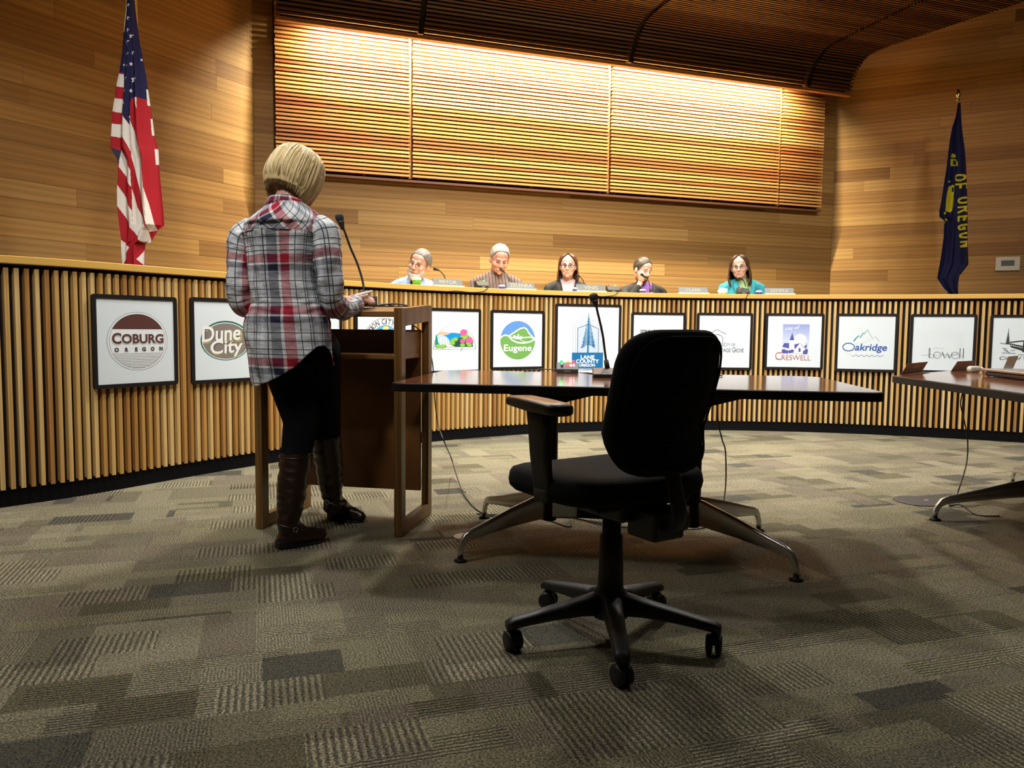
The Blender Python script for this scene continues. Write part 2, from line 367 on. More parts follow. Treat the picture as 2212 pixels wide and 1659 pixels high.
# ---------------------------------------------------------------- slatted wall panels
rng = random.Random(4)
PZ0, PZ1, PP = 2.405, 4.0, .0372
edges = [(.193, 1.465), (1.495, 3.635), (3.668, 5.850), (5.880, 6.478)]
names = ['leftmost slatted cedar wall panel, beside the left corner', 'wide slatted cedar wall panel left of the middle seam, above the bearded man',
         'wide slatted cedar wall panel right of the middle seam', 'narrow slatted cedar wall panel at the right end of the row']
RW = Matrix((WU, -WN, Vector((0, 0, 1)))).transposed()
M_BATTEN = wood('batten_wood', [(0, (.30, .13, .04)), (1, (.36, .17, .05))], rough=.6)
for i, (ua, ub) in enumerate(edges):
    t = thing('slatted_wall_panel', names[i], 'wall panel', wp(ua, 0, PZ0), 0, 'slatted cedar panels across the back wall')
    off = -Vector(t.location)
    s = MB(); z = PZ0 + .05; k = 0
    while z < PZ1:
        j0, j1 = rng.uniform(-.004, .004), rng.uniform(-.004, .004)
        s.box(wp((ua + ub) / 2 + j0, .103, z + .0115) + off, (ub - ua + j1, .034, .0212), R=RW)
        z += PP; k += 1
    s.build('slats', M_SLATW, t)
    b_ = MB(); nb = max(2, round((ub - ua) / .40) + 1)
    for q in range(nb):
        u = lerp(ua + .07, ub - .07, q / (nb - 1)); b_.box(wp(u, .060, (PZ0 + PZ1) / 2 + .02) + off, (.022, .05, PZ1 - PZ0 - .04), R=RW, ax=2)
    if i < 3: b_.box(wp(ub + .002, .075, (PZ0 + PZ1) / 2 + .02) + off, (.030, .06, PZ1 - PZ0 - .03), R=RW, ax=2, mi=0)
    b_.build('battens', M_BATTEN, t)
    r = MB(); r.box(wp((ua + ub) / 2, .030, (PZ0 + PZ1) / 2) + off, (ub - ua + .03 * (i < 3), .012, PZ1 - PZ0), R=RW, mi=0)
    r.box(wp((ua + ub) / 2 , .075, PZ0 + .010) + off, (ub - ua + .03 * (i < 3), .086, .022), R=RW, mi=1)
    r.build('backing', [mat('backing_dark_wood', (.055, .018, .007), .8), mat('sill_dark_wood', (.10, .03, .012), .6)], t)

# ---------------------------------------------------------------- curved slatted canopy under the ceiling
prof = smoothcurve([(.52, 3.70), (.545, 3.80), (.60, 3.905), (.70, 4.0), (.82, 4.045), (1.0, 4.062), (1.3, 4.066), (2.0, 4.066), (2.6, 4.06), (3.4, 4.05), (4.3, 4.05)], 10)
pv = [(Vector((0, p[0], p[1])) if len(p) == 2 else p) for p in prof] if False else [Vector((p[0], p[1])) for p in prof]
canopy = thing('slatted_canopy', 'curved slatted cedar canopy sweeping down from the ceiling above the wall panels', 'canopy', wp(.195, .52, 3.66))
off = -Vector(canopy.location)
cum = [0]
for a, b_ in zip(pv[:-1], pv[1:]): cum.append(cum[-1] + (b_ - a).length)
def prof_at(s):
    for i in range(len(cum) - 1):
        if s <= cum[i + 1]:
            t = (s - cum[i]) / max(1e-9, cum[i + 1] - cum[i]); p = pv[i].lerp(pv[i + 1], t); d = (pv[i + 1] - pv[i]).normalized(); return p, d
    return pv[-1], (pv[-1] - pv[-2]).normalized()
secs = [(.195, 1.462), (1.518, 3.652), (3.708, 5.868), (5.922, 6.48)]
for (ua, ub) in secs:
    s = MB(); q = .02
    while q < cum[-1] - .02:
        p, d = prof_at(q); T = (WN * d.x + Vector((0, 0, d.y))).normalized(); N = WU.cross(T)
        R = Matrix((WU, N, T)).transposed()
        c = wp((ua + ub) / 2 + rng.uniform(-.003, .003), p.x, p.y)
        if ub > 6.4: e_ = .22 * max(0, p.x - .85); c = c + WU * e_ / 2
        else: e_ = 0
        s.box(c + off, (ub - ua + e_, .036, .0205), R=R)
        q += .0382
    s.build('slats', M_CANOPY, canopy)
for u in (.215, 1.49, 3.68, 5.895, 6.46):      # ribs between the sections and a dark liner behind the slats
    s = MB(); wdt = .012 if u in (.215, 6.46) else .05; rr = []
    for i in range(len(pv)):
        d = (pv[min(i + 1, len(pv) - 1)] - pv[max(i - 1, 0)]).normalized(); nn = Vector((d.y, -d.x)) * -1
        a, b_ = pv[i] + nn * .012, pv[i] + nn * .075; u0_ = u; u = u + (.22 * max(0, a.x - .85) if u0_ > 6.4 else 0)
        rr.append([wp(u - wdt / 2, a.x, a.y) + off, wp(u + wdt / 2, a.x, a.y) + off, wp(u + wdt / 2, b_.x, b_.y) + off, wp(u - wdt / 2, b_.x, b_.y) + off]); u = u0_
    s.loft(rr, 0, False); s.build('rib', M_VOID, canopy)
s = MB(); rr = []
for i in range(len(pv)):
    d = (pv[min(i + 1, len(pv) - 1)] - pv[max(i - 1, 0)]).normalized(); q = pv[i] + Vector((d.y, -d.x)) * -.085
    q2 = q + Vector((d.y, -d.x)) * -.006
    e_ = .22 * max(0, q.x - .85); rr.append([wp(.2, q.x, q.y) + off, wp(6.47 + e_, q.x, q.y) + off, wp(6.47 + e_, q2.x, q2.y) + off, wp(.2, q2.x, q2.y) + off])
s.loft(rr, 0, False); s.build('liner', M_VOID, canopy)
s = MB(); s.box(wp((.195 + 6.48) / 2, .505, 3.668) + off, (6.30, .05, .032), R=RW); s.build('lip_board', M_SLATW, canopy, bevel=.002)
# small fire sprinkler on the canopy
p = wp(4.58, 2.58, 4.01); t = thing('fire_sprinkler', 'small brass fire sprinkler ring hanging below the slatted canopy', 'sprinkler', p)
s = MB(); s.tube([(0, 0, .04), (0, 0, 0)], .008); s.lathe([(.024, .032), (.026, .036), (.0, .04)], 20); s.build('body', mat('brass', (.5, .38, .16), .3, 1), t)
s = MB(); s.tube([(.016 * math.cos(a), 0, -.012 + .016 * math.sin(a)) for a in np.linspace(0, 2 * math.pi, 14)], .003); s.lathe([(.0, -.032), (.016, -.031), (.0, -.029)], 16); s.build('deflector', mat('brass_plate', (.5, .38, .16), .3, 1), t)

# ================================================================ dais
DP = [(-3.35, 3.25), (-3.0, 3.56), (-2.664, 3.952), (-2.403, 4.241), (-2.143, 4.663), (-1.782, 5.223), (-1.25, 5.88), (-.66, 6.466), (.051, 6.932), (.437, 7.101), (.90, 7.256), (1.42, 7.36), (1.943, 7.395), (2.745, 7.345), (3.528, 7.156), (4.535, 6.752), (5.5, 6.15), (6.2, 5.55)]
dl = [Vector((p.x, p.y, 0)) for p in smoothcurve([(x, y, 0) for x, y in DP], 16)]
for _ in range(60): dl = [dl[0]] + [dl[i] * .5 + (dl[i - 1] + dl[i + 1]) * .25 for i in range(1, len(dl) - 1)] + [dl[-1]]
dc = [0]
for a, b_ in zip(dl[:-1], dl[1:]): dc.append(dc[-1] + (b_ - a).length)
def dais_at(s):
    s = max(0, min(s, dc[-1] - 1e-6))
    import bisect
    i = bisect.bisect_right(dc, s) - 1; i = min(i, len(dl) - 2)
    t = (s - dc[i]) / (dc[i + 1] - dc[i]); d = (dl[i + 1] - dl[i]).normalized(); return dl[i].lerp(dl[i + 1], t), d, Vector((d.y, -d.x, 0))
def dais_hit(px, py=740, fwd=.0):
    """arc length where the line of sight through a pixel column meets the dais front"""
    d = ray(px, py); best = None
    for i in range(len(dl) - 1):
        n = Vector(((dl[i + 1] - dl[i]).y, -(dl[i + 1] - dl[i]).x, 0)).normalized()
        a = dl[i] + n * fwd; b_ = dl[i + 1] + n * fwd
        ca = d.x * a.y - d.y * a.x; cb = d.x * b_.y - d.y * b_.x
        if ca * cb <= 0:
            t = ca / (ca - cb); return dc[i] + t * (dc[i + 1] - dc[i])
    return None
DZ = 1.312
dais = thing('dais', 'long curved council dais of vertical wood slats with a yellow wood counter top', 'dais', tuple(dl[0]))
off = -Vector(dais.location)
def strip(name, n0, n1, z0, z1, m, par, step=.06, bevel=0):
    s = MB(); rings = []; k = int(dc[-1] / step)
    for i in range(k + 1):
        p, d, n = dais_at(dc[-1] * i / k); rings.append([p + n * n0 + Vector((0, 0, z0)) + off, p + n * n1 + Vector((0, 0, z0)) + off, p + n * n1 + Vector((0, 0, z1)) + off, p + n * n0 + Vector((0, 0, z1)) + off])
    s.loft(rings, 0, False)
    s.uv = [[(uv[1], uv[0] * .7) for uv in f] for f in s.uv]
    return s.build(name, m, par, bevel=bevel)
strip('counter_top', -.34, .022, DZ - .042, DZ, M_COUNTER, dais, bevel=.004)
strip('kick_base', -.10, -.012, 0, .10, M_BLACK, dais)
strip('backing', -.10, -.040, .09, DZ - .042, M_VOID, dais)
s = MB(); q = .01; rng = random.Random(9)
while q < dc[-1] - .01:
    p, d, n = dais_at(q); R = Matrix((d, -n, Vector((0, 0, 1)))).transposed()
    s.box(p - n * .021 + Vector((0, 0, (.092 + DZ - .062) / 2)) + off, (.0215, .042, DZ - .062 - .092), R=R, ax=2)
    q += .0472
s.build('slats', M_SLATD, dais)
# raised platform behind the dais (hidden by it) that carries the seated members
s = MB()
pl = [(-2.0, 6.0)] + [tuple((dais_at(q)[0] - dais_at(q)[2] * .14).xy) for q in np.linspace(2.6, dc[-1] - 1.5, 16)] + [(4.9, 8.9), (3.95, 9.45), (-2.2, 7.35)]
s.prism(pl, 0, .33); tag(s.build('floor_platform', M_CARPET), kind='structure')
# ================================================================ signs on the dais
def flatmat(name, c): return mat(name, c, .5)
PAL = {}
def colr(c):
    if c not in PAL: PAL[c] = flatmat('ink_%02d' % len(PAL), c)
    return PAL[c]
class Flat:
    """flat inks in a sign's own plane; crop-like coordinates (x right, y down) mapped on the white field"""
    def __init__(s, rect, w, h, y0):
        s.x0, s.y0, s.x1, s.y1 = rect; s.w, s.h, s.yy = w, h, y0; s.k = 0; s.mb = MB(); s.ms = []; s.idx = {}
    def P(s, x, y): return ((x - s.x0) / (s.x1 - s.x0) - .5) * s.w, (.5 - (y - s.y0) / (s.y1 - s.y0)) * s.h
    def mi(s, c):
        if c not in s.idx: s.idx[c] = len(s.ms); s.ms.append(colr(c))
        return s.idx[c]
    def lay(s): s.k += 1; return s.yy - .0001 * s.k
    def poly(s, pts, c, raw=False):
        d = s.lay(); V = [(p[0], d, p[1]) for p in (pts if raw else [s.P(*p) for p in pts])]
        area = sum(V[i][0] * V[(i + 1) % len(V)][2] - V[(i + 1) % len(V)][0] * V[i][2] for i in range(len(V)))
        if area < 0: V = V[::-1]
        s.mb.add(V, [tuple(range(len(V)))], s.mi(c)); return s
    def disc(s, x, y, rx, ry, c, a0=0, a1=360, n=48):
        return s.poly([(x + rx * math.cos(math.radians(lerp(a0, a1, i / n))), y + ry * math.sin(math.radians(lerp(a0, a1, i / n)))) for i in range(n + (a1 - a0 < 360))], c)
    def line(s, pts, w, c, w2=None):
        """stroke of width w in crop units; joined quads"""
        d = s.lay(); Q = [Vector(s.P(*p)) for p in pts]; k = s.w / (s.x1 - s.x0); n = len(Q); L = []; R = []
        for i in range(n):
            t = (Q[min(i + 1, n - 1)] - Q[max(i - 1, 0)]).normalized(); nn = Vector((-t.y, t.x)); ww = lerp(w, w if w2 is None else w2, i / max(1, n - 1)) * k / 2
            L.append(Q[i] + nn * ww); R.append(Q[i] - nn * ww)
        for i in range(n - 1):
            s.mb.add([(R[i].x, d, R[i].y), (R[i + 1].x, d, R[i + 1].y), (L[i + 1].x, d, L[i + 1].y), (L[i].x, d, L[i].y)], [(0, 1, 2, 3)], s.mi(c))
        return s
    def arc(s, x, y, rx, ry, a0, a1, w, c, n=48): return s.line([(x + rx * math.cos(math.radians(lerp(a0, a1, i / n))), y + ry * math.sin(math.radians(lerp(a0, a1, i / n)))) for i in range(n + 1)], w, c)
TEXTCACHE = {}
def text_polys(txt, bold):
    key = (txt, bold)
    if key not in TEXTCACHE:
        cu = bpy.data.curves.new('lettering', 'FONT'); cu.body = txt; cu.size = 1; cu.offset = bold; cu.resolution_u = 4
        ob = bpy.data.objects.new('lettering', cu); COL.objects.link(ob)
        dg = bpy.context.evaluated_depsgraph_get(); me = bpy.data.meshes.new_from_object(ob.evaluated_get(dg))
        V = [tuple(v.co) for v in me.vertices]; F = [tuple(p.vertices) for p in me.polygons]
        bpy.data.objects.remove(ob); bpy.data.curves.remove(cu); bpy.data.meshes.remove(me); TEXTCACHE[key] = (V, F)
    return TEXTCACHE[key]
def lettering(par, F, items, name='lettering'):
    """items: (text, x0, y0, x1, y1, colour, bold, shear, rotation)"""
    mb = MB(); ms = []; idx = {}
    for it in items:
        txt, x0, y0, x1, y1, c = it[:6]; bold = it[6] if len(it) > 6 else 0; sh = it[7] if len(it) > 7 else 0; rot = it[8] if len(it) > 8 else 0
        V, FF = text_polys(txt, bold); xs = [v[0] for v in V]; ys = [v[1] for v in V]; ax, bx, ay, by = min(xs), max(xs), min(ys), max(ys)
        (X0, Z1), (X1, Z0) = F.P(x0, y0), F.P(x1, y1); d = F.lay()
        cx, cz = (X0 + X1) / 2, (Z0 + Z1) / 2; ca, sa = math.cos(math.radians(rot)), math.sin(math.radians(rot)); W = []
        for v in V:
            fx, fz = (v[0] - ax) / (bx - ax), (v[1] - ay) / (by - ay)
            x = lerp(X0, X1, fx) + sh * (fz - .5) * (Z1 - Z0) - cx; z = lerp(Z0, Z1, fz) - cz
            W.append((cx + x * ca - z * sa, d, cz + x * sa + z * ca))
        if c not in idx: idx[c] = len(ms); ms.append(colr(c))
        mb.add(W, FF, idx[c])
    return mb.build(name, ms, par)
BRN = (.085, .030, .025); INK = (.02, .02, .025); WHT = (.70, .74, .78); GRN = (.10, .27, .055); BLU = (.10, .25, .60); TEAL = (.0, .14, .33); PBG = (.46, .53, .66)
POSTERS = {}
def poster(key, xl, xr, yt, yb, label, rect=None):
    sm = dais_hit((xl + xr) / 2, fwd=.012)
    p, d, n = dais_at(sm); pos = p + n * .001
    nrm = n.copy()
    # board lies flat across the slats
    def hit(px, py):
        r = ray(px, py); c = Vector((0, 0, CAM_H)); t = (pos + nrm * .012 - c).dot(nrm) / r.dot(nrm); return c + r * t
    A, B = hit(xl, (yt + yb) / 2), hit(xr, (yt + yb) / 2); T, Bo = hit((xl + xr) / 2, yt), hit((xl + xr) / 2, yb)
    W = (B - A).length; H = T.z - Bo.z; cen = (A + B) / 2
    t = thing('city_sign', label, 'sign', (pos.x + (cen - pos).dot(d) * d.x + nrm.x * .004, pos.y + (cen - pos).dot(d) * d.y + nrm.y * .004, (T.z + Bo.z) / 2), math.atan2(d.y, d.x), 'framed signs along the dais front')
    f = MB(); bw = .024; fr = [(0, H / 2 - bw / 2, W, bw), (0, -H / 2 + bw / 2, W, bw), (-W / 2 + bw / 2, 0, bw, H - 2 * bw), (W / 2 - bw / 2, 0, bw, H - 2 * bw)]
    rr = .018
    def rrect(w, h, r): return [(cx * (w / 2 - r) + r * math.cos(a), cz * (h / 2 - r) + r * math.sin(a)) for cx, cz, a0 in ((1, 1, 0), (-1, 1, 90), (-1, -1, 180), (1, -1, 270)) for a in [math.radians(a0 + q * 15) for q in range(7)]]
    P = rrect(W, H, rr); Q = rrect(W - 2 * bw, H - 2 * bw, .002); n_ = len(P)
    rings = [[Vector((x, y, z)) for x, z in S] for S, y in ((P, -.001), (P, -.0165), (Q, -.0165), (Q, -.001))]
    f.loft(rings, 0, False, cap=False); f.build('frame', M_FRAME, t, weld=True)
    f = MB(); f.box((0, -.006, 0), (W - 2 * bw + .004, .012, H - 2 * bw + .004)); f.build('board', M_SIGN, t)
    POSTERS[key] = (t, W - 2 * bw, H - 2 * bw)
    return t, Flat(rect or (0, 0, 100, 100), W - 2 * bw, H - 2 * bw, -.0122)

# -- maroon semicircle town sign
t, F = poster('a', 199, 382, 638.5, 836, 'framed white sign reading COBURG OREGON under a maroon half disc', (190, 250, 1142, 1270))
F.disc(680, 758, 376, 358, INK); F.disc(680, 758, 372, 354, WHT); F.disc(680, 758, 349, 334, INK); F.disc(680, 758, 345, 330, (.72, .76, .79))
F.poly([(680 + 345 * math.cos(a), 758 + 330 * math.sin(a)) for a in np.linspace(math.radians(-153.5), math.radians(-26.5), 40)], BRN)
F.line([(370, 616), (990, 616)], 10, WHT)
for i in range(10):
    y = 908 + i * 19; hw = 345 * math.sqrt(max(0, 1 - ((y - 758) / 330) ** 2)); F.line([(680 - hw, y), (680 + hw, y)], 3.2, INK)
F.mb.build('emblem', F.ms, t)
lettering(t, F, [('C', 357, 652, 478, 798, WHT, .06), ('OBURG', 470, 662, 1010, 792, WHT, .06), ('C', 362, 655, 475, 790, BRN, .035), ('OBURG', 478, 668, 1003, 786, BRN, .035),
                 ('O', 390, 834, 442, 884, INK, .045), ('R', 516, 834, 556, 884, INK, .045), ('E', 638, 833, 670, 881, INK, .045), ('G', 725, 830, 772, 880, INK, .045), ('O', 835, 828, 882, 878, INK, .045), ('N', 946, 826, 988, 876, INK, .045)])
s = MB()
# -- oval town sign
t, F = poster('b', 411.5, 566, 645, 826, 'framed white sign reading Dune City in a green-ringed oval, half behind the standing person', (1366, 285, 2260, 1215))
F.disc(1785, 750, 340, 240, (.0, .10, .06)); F.disc(1785, 755, 322, 226, WHT); F.disc(1785, 755, 312, 216, (.20, .17, .155)); F.mb.build('emblem', F.ms, t)
Y_ = (.60, .62, .12)
lettering(t, F, [('Dune', 1470, 568, 2010, 770, Y_, .035, .1, 3), ('Dune', 1478, 574, 2000, 762, (.10, .09, .08), .03, .1, 3), ('Dune', 1465, 568, 1990, 756, (.78, .77, .78), .02, .1, 3),
                 ('City', 1575, 740, 2030, 965, Y_, .035, .1, 3), ('City', 1583, 745, 2025, 958, (.10, .09, .08), .03, .1, 3), ('City', 1570, 740, 2012, 952, (.78, .77, .78), .02, .1, 3)])
# -- sign mostly behind the person: only a blank white corner shows
t, F = poster('c', 598, 738, 652, 818, 'framed white sign seen only as a blank strip between the plaid shirt and the podium')
# -- arc lettered sign
t, F = poster('d', 766, 893, 660, 812, 'framed white sign with arched CITY lettering over a sun, seen through the podium', (515, 130, 1222, 1000))
F.disc(870, 560, 275, 303, INK); F.disc(870, 560, 270, 298, WHT); F.disc(870, 570, 176, 216, INK); F.disc(870, 570, 171, 211, (.10, .42, .72))
F.disc(877, 400, 40, 36, (.62, .62, .20)); F.poly([(708, 560), (740, 440), (800, 402), (840, 412), (880, 420), (925, 404), (985, 425), (1034, 560), (980, 700), (760, 700)], INK); F.mb.build('emblem', F.ms, t)
L = []
for ch, a in zip('JUNCTIONCITY', (190, 180, 169, 157, 147, 139.5, 131, 117, 97, 87.5, 77, 65)):
    ar = math.radians(a); x = 870 + 228 * math.cos(ar); y = 560 - 256 * math.sin(ar); L.append((ch, x - (6 if ch == 'I' else 21), y - 36, x + (6 if ch == 'I' else 21), y + 36, INK, .0, 0, (a - 90)))
lettering(t, F, L)
# -- half round coastal sign
t, F = poster('e', 915, 1038, 666, 806, 'framed white sign with a half round emblem of a bridge, ocean and pink flowers', (1400, 185, 2060, 1000))
cx, by = 1755, 705
def half(rx, ry, y, c): F.poly([(cx + rx * math.cos(a), y - ry * math.sin(a)) for a in np.linspace(0, math.pi, 40)], c)
half(268, 345, by + 4, INK); half(262, 339, by, WHT); half(232, 302, by - 26, INK); half(227, 297, by - 30, (.74, .80, .84))
F.poly([(1540, 490), (1700, 480), (1760, 482), (1880, 500), (1950, 580), (1975, 672), (1540, 672)], (.0, .25, .62))
F.poly([(1530, 500), (1580, 465), (1640, 470), (1700, 488), (1650, 512), (1560, 520)], (.60, .42, .30))
F.poly([(1530, 520), (1600, 512), (1650, 540), (1700, 620), (1790, 672), (1540, 672)], (.66, .68, .70))
for k in range(6): F.arc(1600, 640, 95 - k * 3, 118 - k * 3, -180, -20, 2.5, (.80, .84, .86) if k % 2 else (.05, .25, .5))
for k in range(8): F.line([(1545 + k * 16, 545 + (k - 3) ** 2 * 1.5), (1550 + k * 17, 655)], 4, (.05, .30, .6) if k % 2 else (.8, .82, .84))
F.poly([(1505, 672), (1512, 520), (1528, 510), (1540, 600), (1560, 650), (1640, 655), (1650, 672)], (.0, .22, .16))
F.poly([(1700, 640), (1720, 575), (1790, 550), (1860, 560), (1930, 520), (1975, 600), (1982, 672), (1760, 672)], (.01, .06, .05))
rg = random.Random(3)
for x, y in ((1725, 590), (1760, 570), (1850, 525), (1900, 520), (1880, 555), (1850, 650), (1940, 650), (1925, 625), (1720, 625), (1545, 662), (1600, 664)):
    F.poly([(x + (46 if i % 2 else 24) * math.cos(i * math.pi / 7 + x), y + (34 if i % 2 else 20) * math.sin(i * math.pi / 7 + x)) for i in range(14)], (.22, .50, .06))
for x, y, r in ((1862, 475, 46), (1840, 490, 26), (1935, 580, 46), (1850, 596, 34), (1885, 462, 24), (1965, 600, 26)):
    F.poly([(x + r * (1 + .08 * math.cos(7 * a)) * math.cos(a), y + r * .95 * math.sin(a)) for a in np.linspace(0, 2 * math.pi, 24)[:-1]], (.72, .10, .30))
F.line([(1822, 735), (1850, 690)], 4, INK); F.mb.build('emblem', F.ms, t)
# -- round green hill sign
t, F = poster('f', 1059.5, 1175, 670.5, 798, 'framed white sign reading Eugene on a round green hill emblem', (158, 230, 910, 1072))
F.disc(533, 655, 268, 302, (.14, .34, .075)); 
cir = lambda a: (533 + 268 * math.cos(math.radians(a)), 655 + 302 * math.sin(math.radians(a)))
F.poly([cir(a) for a in np.linspace(-165, -8, 30)] + [(760, 590), (700, 500), (640, 452), (600, 460), (500, 520), (400, 578), (340, 562), (300, 575)], BLU)
F.line([(264, 628), (300, 588), (345, 574), (390, 590), (440, 650), (520, 690), (620, 700), (720, 680), (800, 640)], 20, WHT)
F.line([(395, 588), (470, 535), (560, 475), (625, 455), (665, 475), (705, 545), (790, 630)], 18, WHT)
F.line([(420, 605), (520, 632), (640, 612), (720, 605), (795, 632)], 16, WHT); F.line([(560, 635), (620, 675), (700, 690)], 10, WHT)
F.poly([(455, 620), (465, 575), (480, 572), (484, 590), (500, 575), (505, 600), (524, 600), (526, 562), (548, 560), (552, 605), (572, 598), (588, 580), (605, 612), (560, 632)], WHT)
F.mb.build('emblem', F.ms, t); lettering(t, F, [('Eugene', 320, 722, 748, 858, (.80, .82, .84), .018)])
# -- county sign
t, F = poster('g', 1198.5, 1340.5, 657, 815, 'tall framed white sign with a blue fir tree reading LANE COUNTY OREGON', (1117, 145, 2048, 1155))
F.poly([(1335, 1050), (1335, 410), (1360, 372), (1585, 230), (1790, 365), (1818, 405), (1818, 1050)], (.55, .60, .68))
for k in range(13): x = 1352 + k * 37; F.line([(x, 830), (x, 250 + abs(x - 1580) * .62)], 4, (.20, .25, .34))
F.line([(1418, 830), (1418, 462), (1560, 412), (1600, 412), (1735, 468), (1735, 830)], 8, (.02, .12, .22)); F.poly([(1424, 828), (1424, 468), (1580, 420), (1730, 472), (1730, 828)], PBG)
F.line([(1577, 830), (1580, 420), (1583, 232)], 26, TEAL, 4)
for k in range(17):
    y = 300 + k * 25; L_ = 12 + k * 6.0; dr = 14 + k * 2.2
    for sg in (-1, 1): j = (k * 7 + sg * 3) % 5 - 2; F.poly([(1582, y - 12), (1582 + sg * L_ * .5, y + dr * .25 + j), (1582 + sg * L_ * (1 + .06 * j), y + dr * .7 + j * 3), (1582 + sg * L_ * .92, y + dr * .9 + 8), (1582 + sg * L_ * .6, y + dr * .55 + 4), (1582 + sg * L_ * .35, y + 10), (1582, y + 9)], TEAL)
F.poly([(1335, 824), (1810, 824), (1808, 1060), (1335, 1050)], (.0, .125, .33)); F.line([(1335, 1066), (1480, 1085), (1640, 1068), (1808, 1080)], 14, (.20, .33, .58)); F.mb.build('emblem', F.ms, t)
lettering(t, F, [('LANE', 1466, 862, 1678, 920, (.8, .84, .88), .03), ('COUNTY', 1398, 924, 1748, 982, (.8, .84, .88), .03), ('OREGON', 1440, 990, 1688, 1034, (.8, .84, .88), .03)])
# -- sign behind the office chair
t, F = poster('h', 1362.5, 1479.7, 675, 800, 'framed white sign reading SPRINGFIELD, mostly hidden by the office chair back', (120, 182, 655, 760))
F.line([(492, 360), (576, 360), (576, 480)], 11, (.015, .05, .03)); F.line([(492, 372), (560, 372), (560, 470)], 5, (.45, .52, .2)); F.line([(196, 480), (196, 395), (186, 402)], 6, INK); F.mb.build('emblem', F.ms, t)
lettering(t, F, [('SPRINGFIELD', 190, 343, 482, 376, (.02, .035, .03), .02)])
# -- covered bridge line logo
t, F = poster('i', 1504.3, 1625, 676, 799, 'framed white sign reading City of Cottage Grove, right of the chair back', (800, 187, 1355, 742))
F.line([(895, 392), (995, 338), (1095, 388)], 6, INK); F.line([(935, 520), (935, 430), (965, 398), (1000, 390), (1040, 402), (1058, 430), (1058, 520)], 6, INK); F.mb.build('emblem', F.ms, t)
lettering(t, F, [('C', 1070, 477, 1096, 518, INK), ('ITY OF', 1100, 484, 1196, 514, INK), ('C', 940, 530, 975, 580, INK), ('OTTAGE', 980, 538, 1148, 578, INK, .005), ('G', 1164, 526, 1194, 580, INK), ('ROVE', 1198, 538, 1290, 580, INK, .005)])
# -- purple church sign
t, F = poster('j', 1652, 1779, 677, 798.5, 'framed white sign reading CRESWELL under a purple church and moon', (1507, 190, 2090, 748))
PU = (.075, .07, .32)
for k in range(12): y0 = 280 + k * 26; c = tuple(lerp(a, b_, k / 11) for a, b_ in zip((.26, .32, .62), (.66, .72, .80))); F.poly([(1672, y0), (1962, y0), (1960, y0 + 27), (1671, y0 + 27)], c)
F.disc(1862, 460, 72, 74, (.82, .85, .87)); F.poly([(1775, 372), (1748, 455), (1800, 455)], PU); F.poly([(1748, 455), (1800, 455), (1800, 590), (1750, 590)], (.78, .82, .86))
F.poly([(1670, 528), (1690, 486), (1745, 486), (1745, 545)], PU); F.poly([(1670, 530), (1745, 545), (1745, 595), (1670, 595)], (.6, .66, .78)); F.poly([(1800, 500), (1862, 484), (1810, 560)], PU)
F.poly([(1862, 484), (1805, 560), (1805, 598), (1950, 598), (1940, 560)], (.80, .83, .87)); F.line([(1862, 484), (1935, 560)], 5, PU)
F.poly([(1848, 580), (1848, 548), (1860, 532), (1872, 548), (1872, 580)], PU)
for x, y, r in ((1690, 575, 26), (1722, 580, 20), (1755, 578, 18), (1780, 572, 20), (1925, 580, 26), (1938, 560, 14), (1925, 520, 14), (1910, 585, 16)): F.poly([(x + r * (1 + .25 * math.cos(5 * a + x)) * math.cos(a), y + r * .9 * math.sin(a)) for a in np.linspace(0, 6.283, 22)[:-1]], PU)
F.line([(1908, 496), (1920, 486), (1936, 492), (1934, 520), (1922, 560)], 4, PU)
F.mb.build('emblem', F.ms, t)
RD = (.42, .10, .12)
it = [('city of', 1696, 304, 1848, 350, (.85, .87, .9), .0, .35, 8), ('C', 1597, 585, 1664, 668, RD, -.012), ('RESWELL', 1668, 615, 1982, 670, RD, -.008)]
lettering(t, F, it)
# -- mountain line sign
t, F = poster('k', 1804.5, 1938.5, 677.5, 803, 'framed white sign reading Oakridge under a green mountain line', (148, 212, 788, 815))
TG = (.02, .22, .20); BL = (.02, .08, .34)
F.line([(325, 500), (352, 462), (385, 432), (398, 458), (430, 402), (440, 416)], 15, TG, 8); F.line([(440, 416), (480, 362)], 8, TG, 4); F.line([(480, 362), (498, 405), (540, 466), (572, 442), (616, 494)], 4, (.10, .14, .16))
F.arc(398, 363, 15, 15, 0, 360, 3, (.62, .58, .45)); F.line([(345, 520), (430, 512), (510, 485), (470, 462)], 4, (.62, .58, .48)); F.line([(225, 615), (250, 642), (310, 656)], 4, (.62, .58, .42))
F.line([(312 + i * 6, 662 + 9 * math.sin(i * .62)) for i in range(61)], 5, (.10, .13, .24)); F.arc(270, 565, 66, 44, 0, 360, 11, BL); F.mb.build('emblem', F.ms, t)
lettering(t, F, [('akridge', 345, 525, 706, 628, BL, .018, .15)])
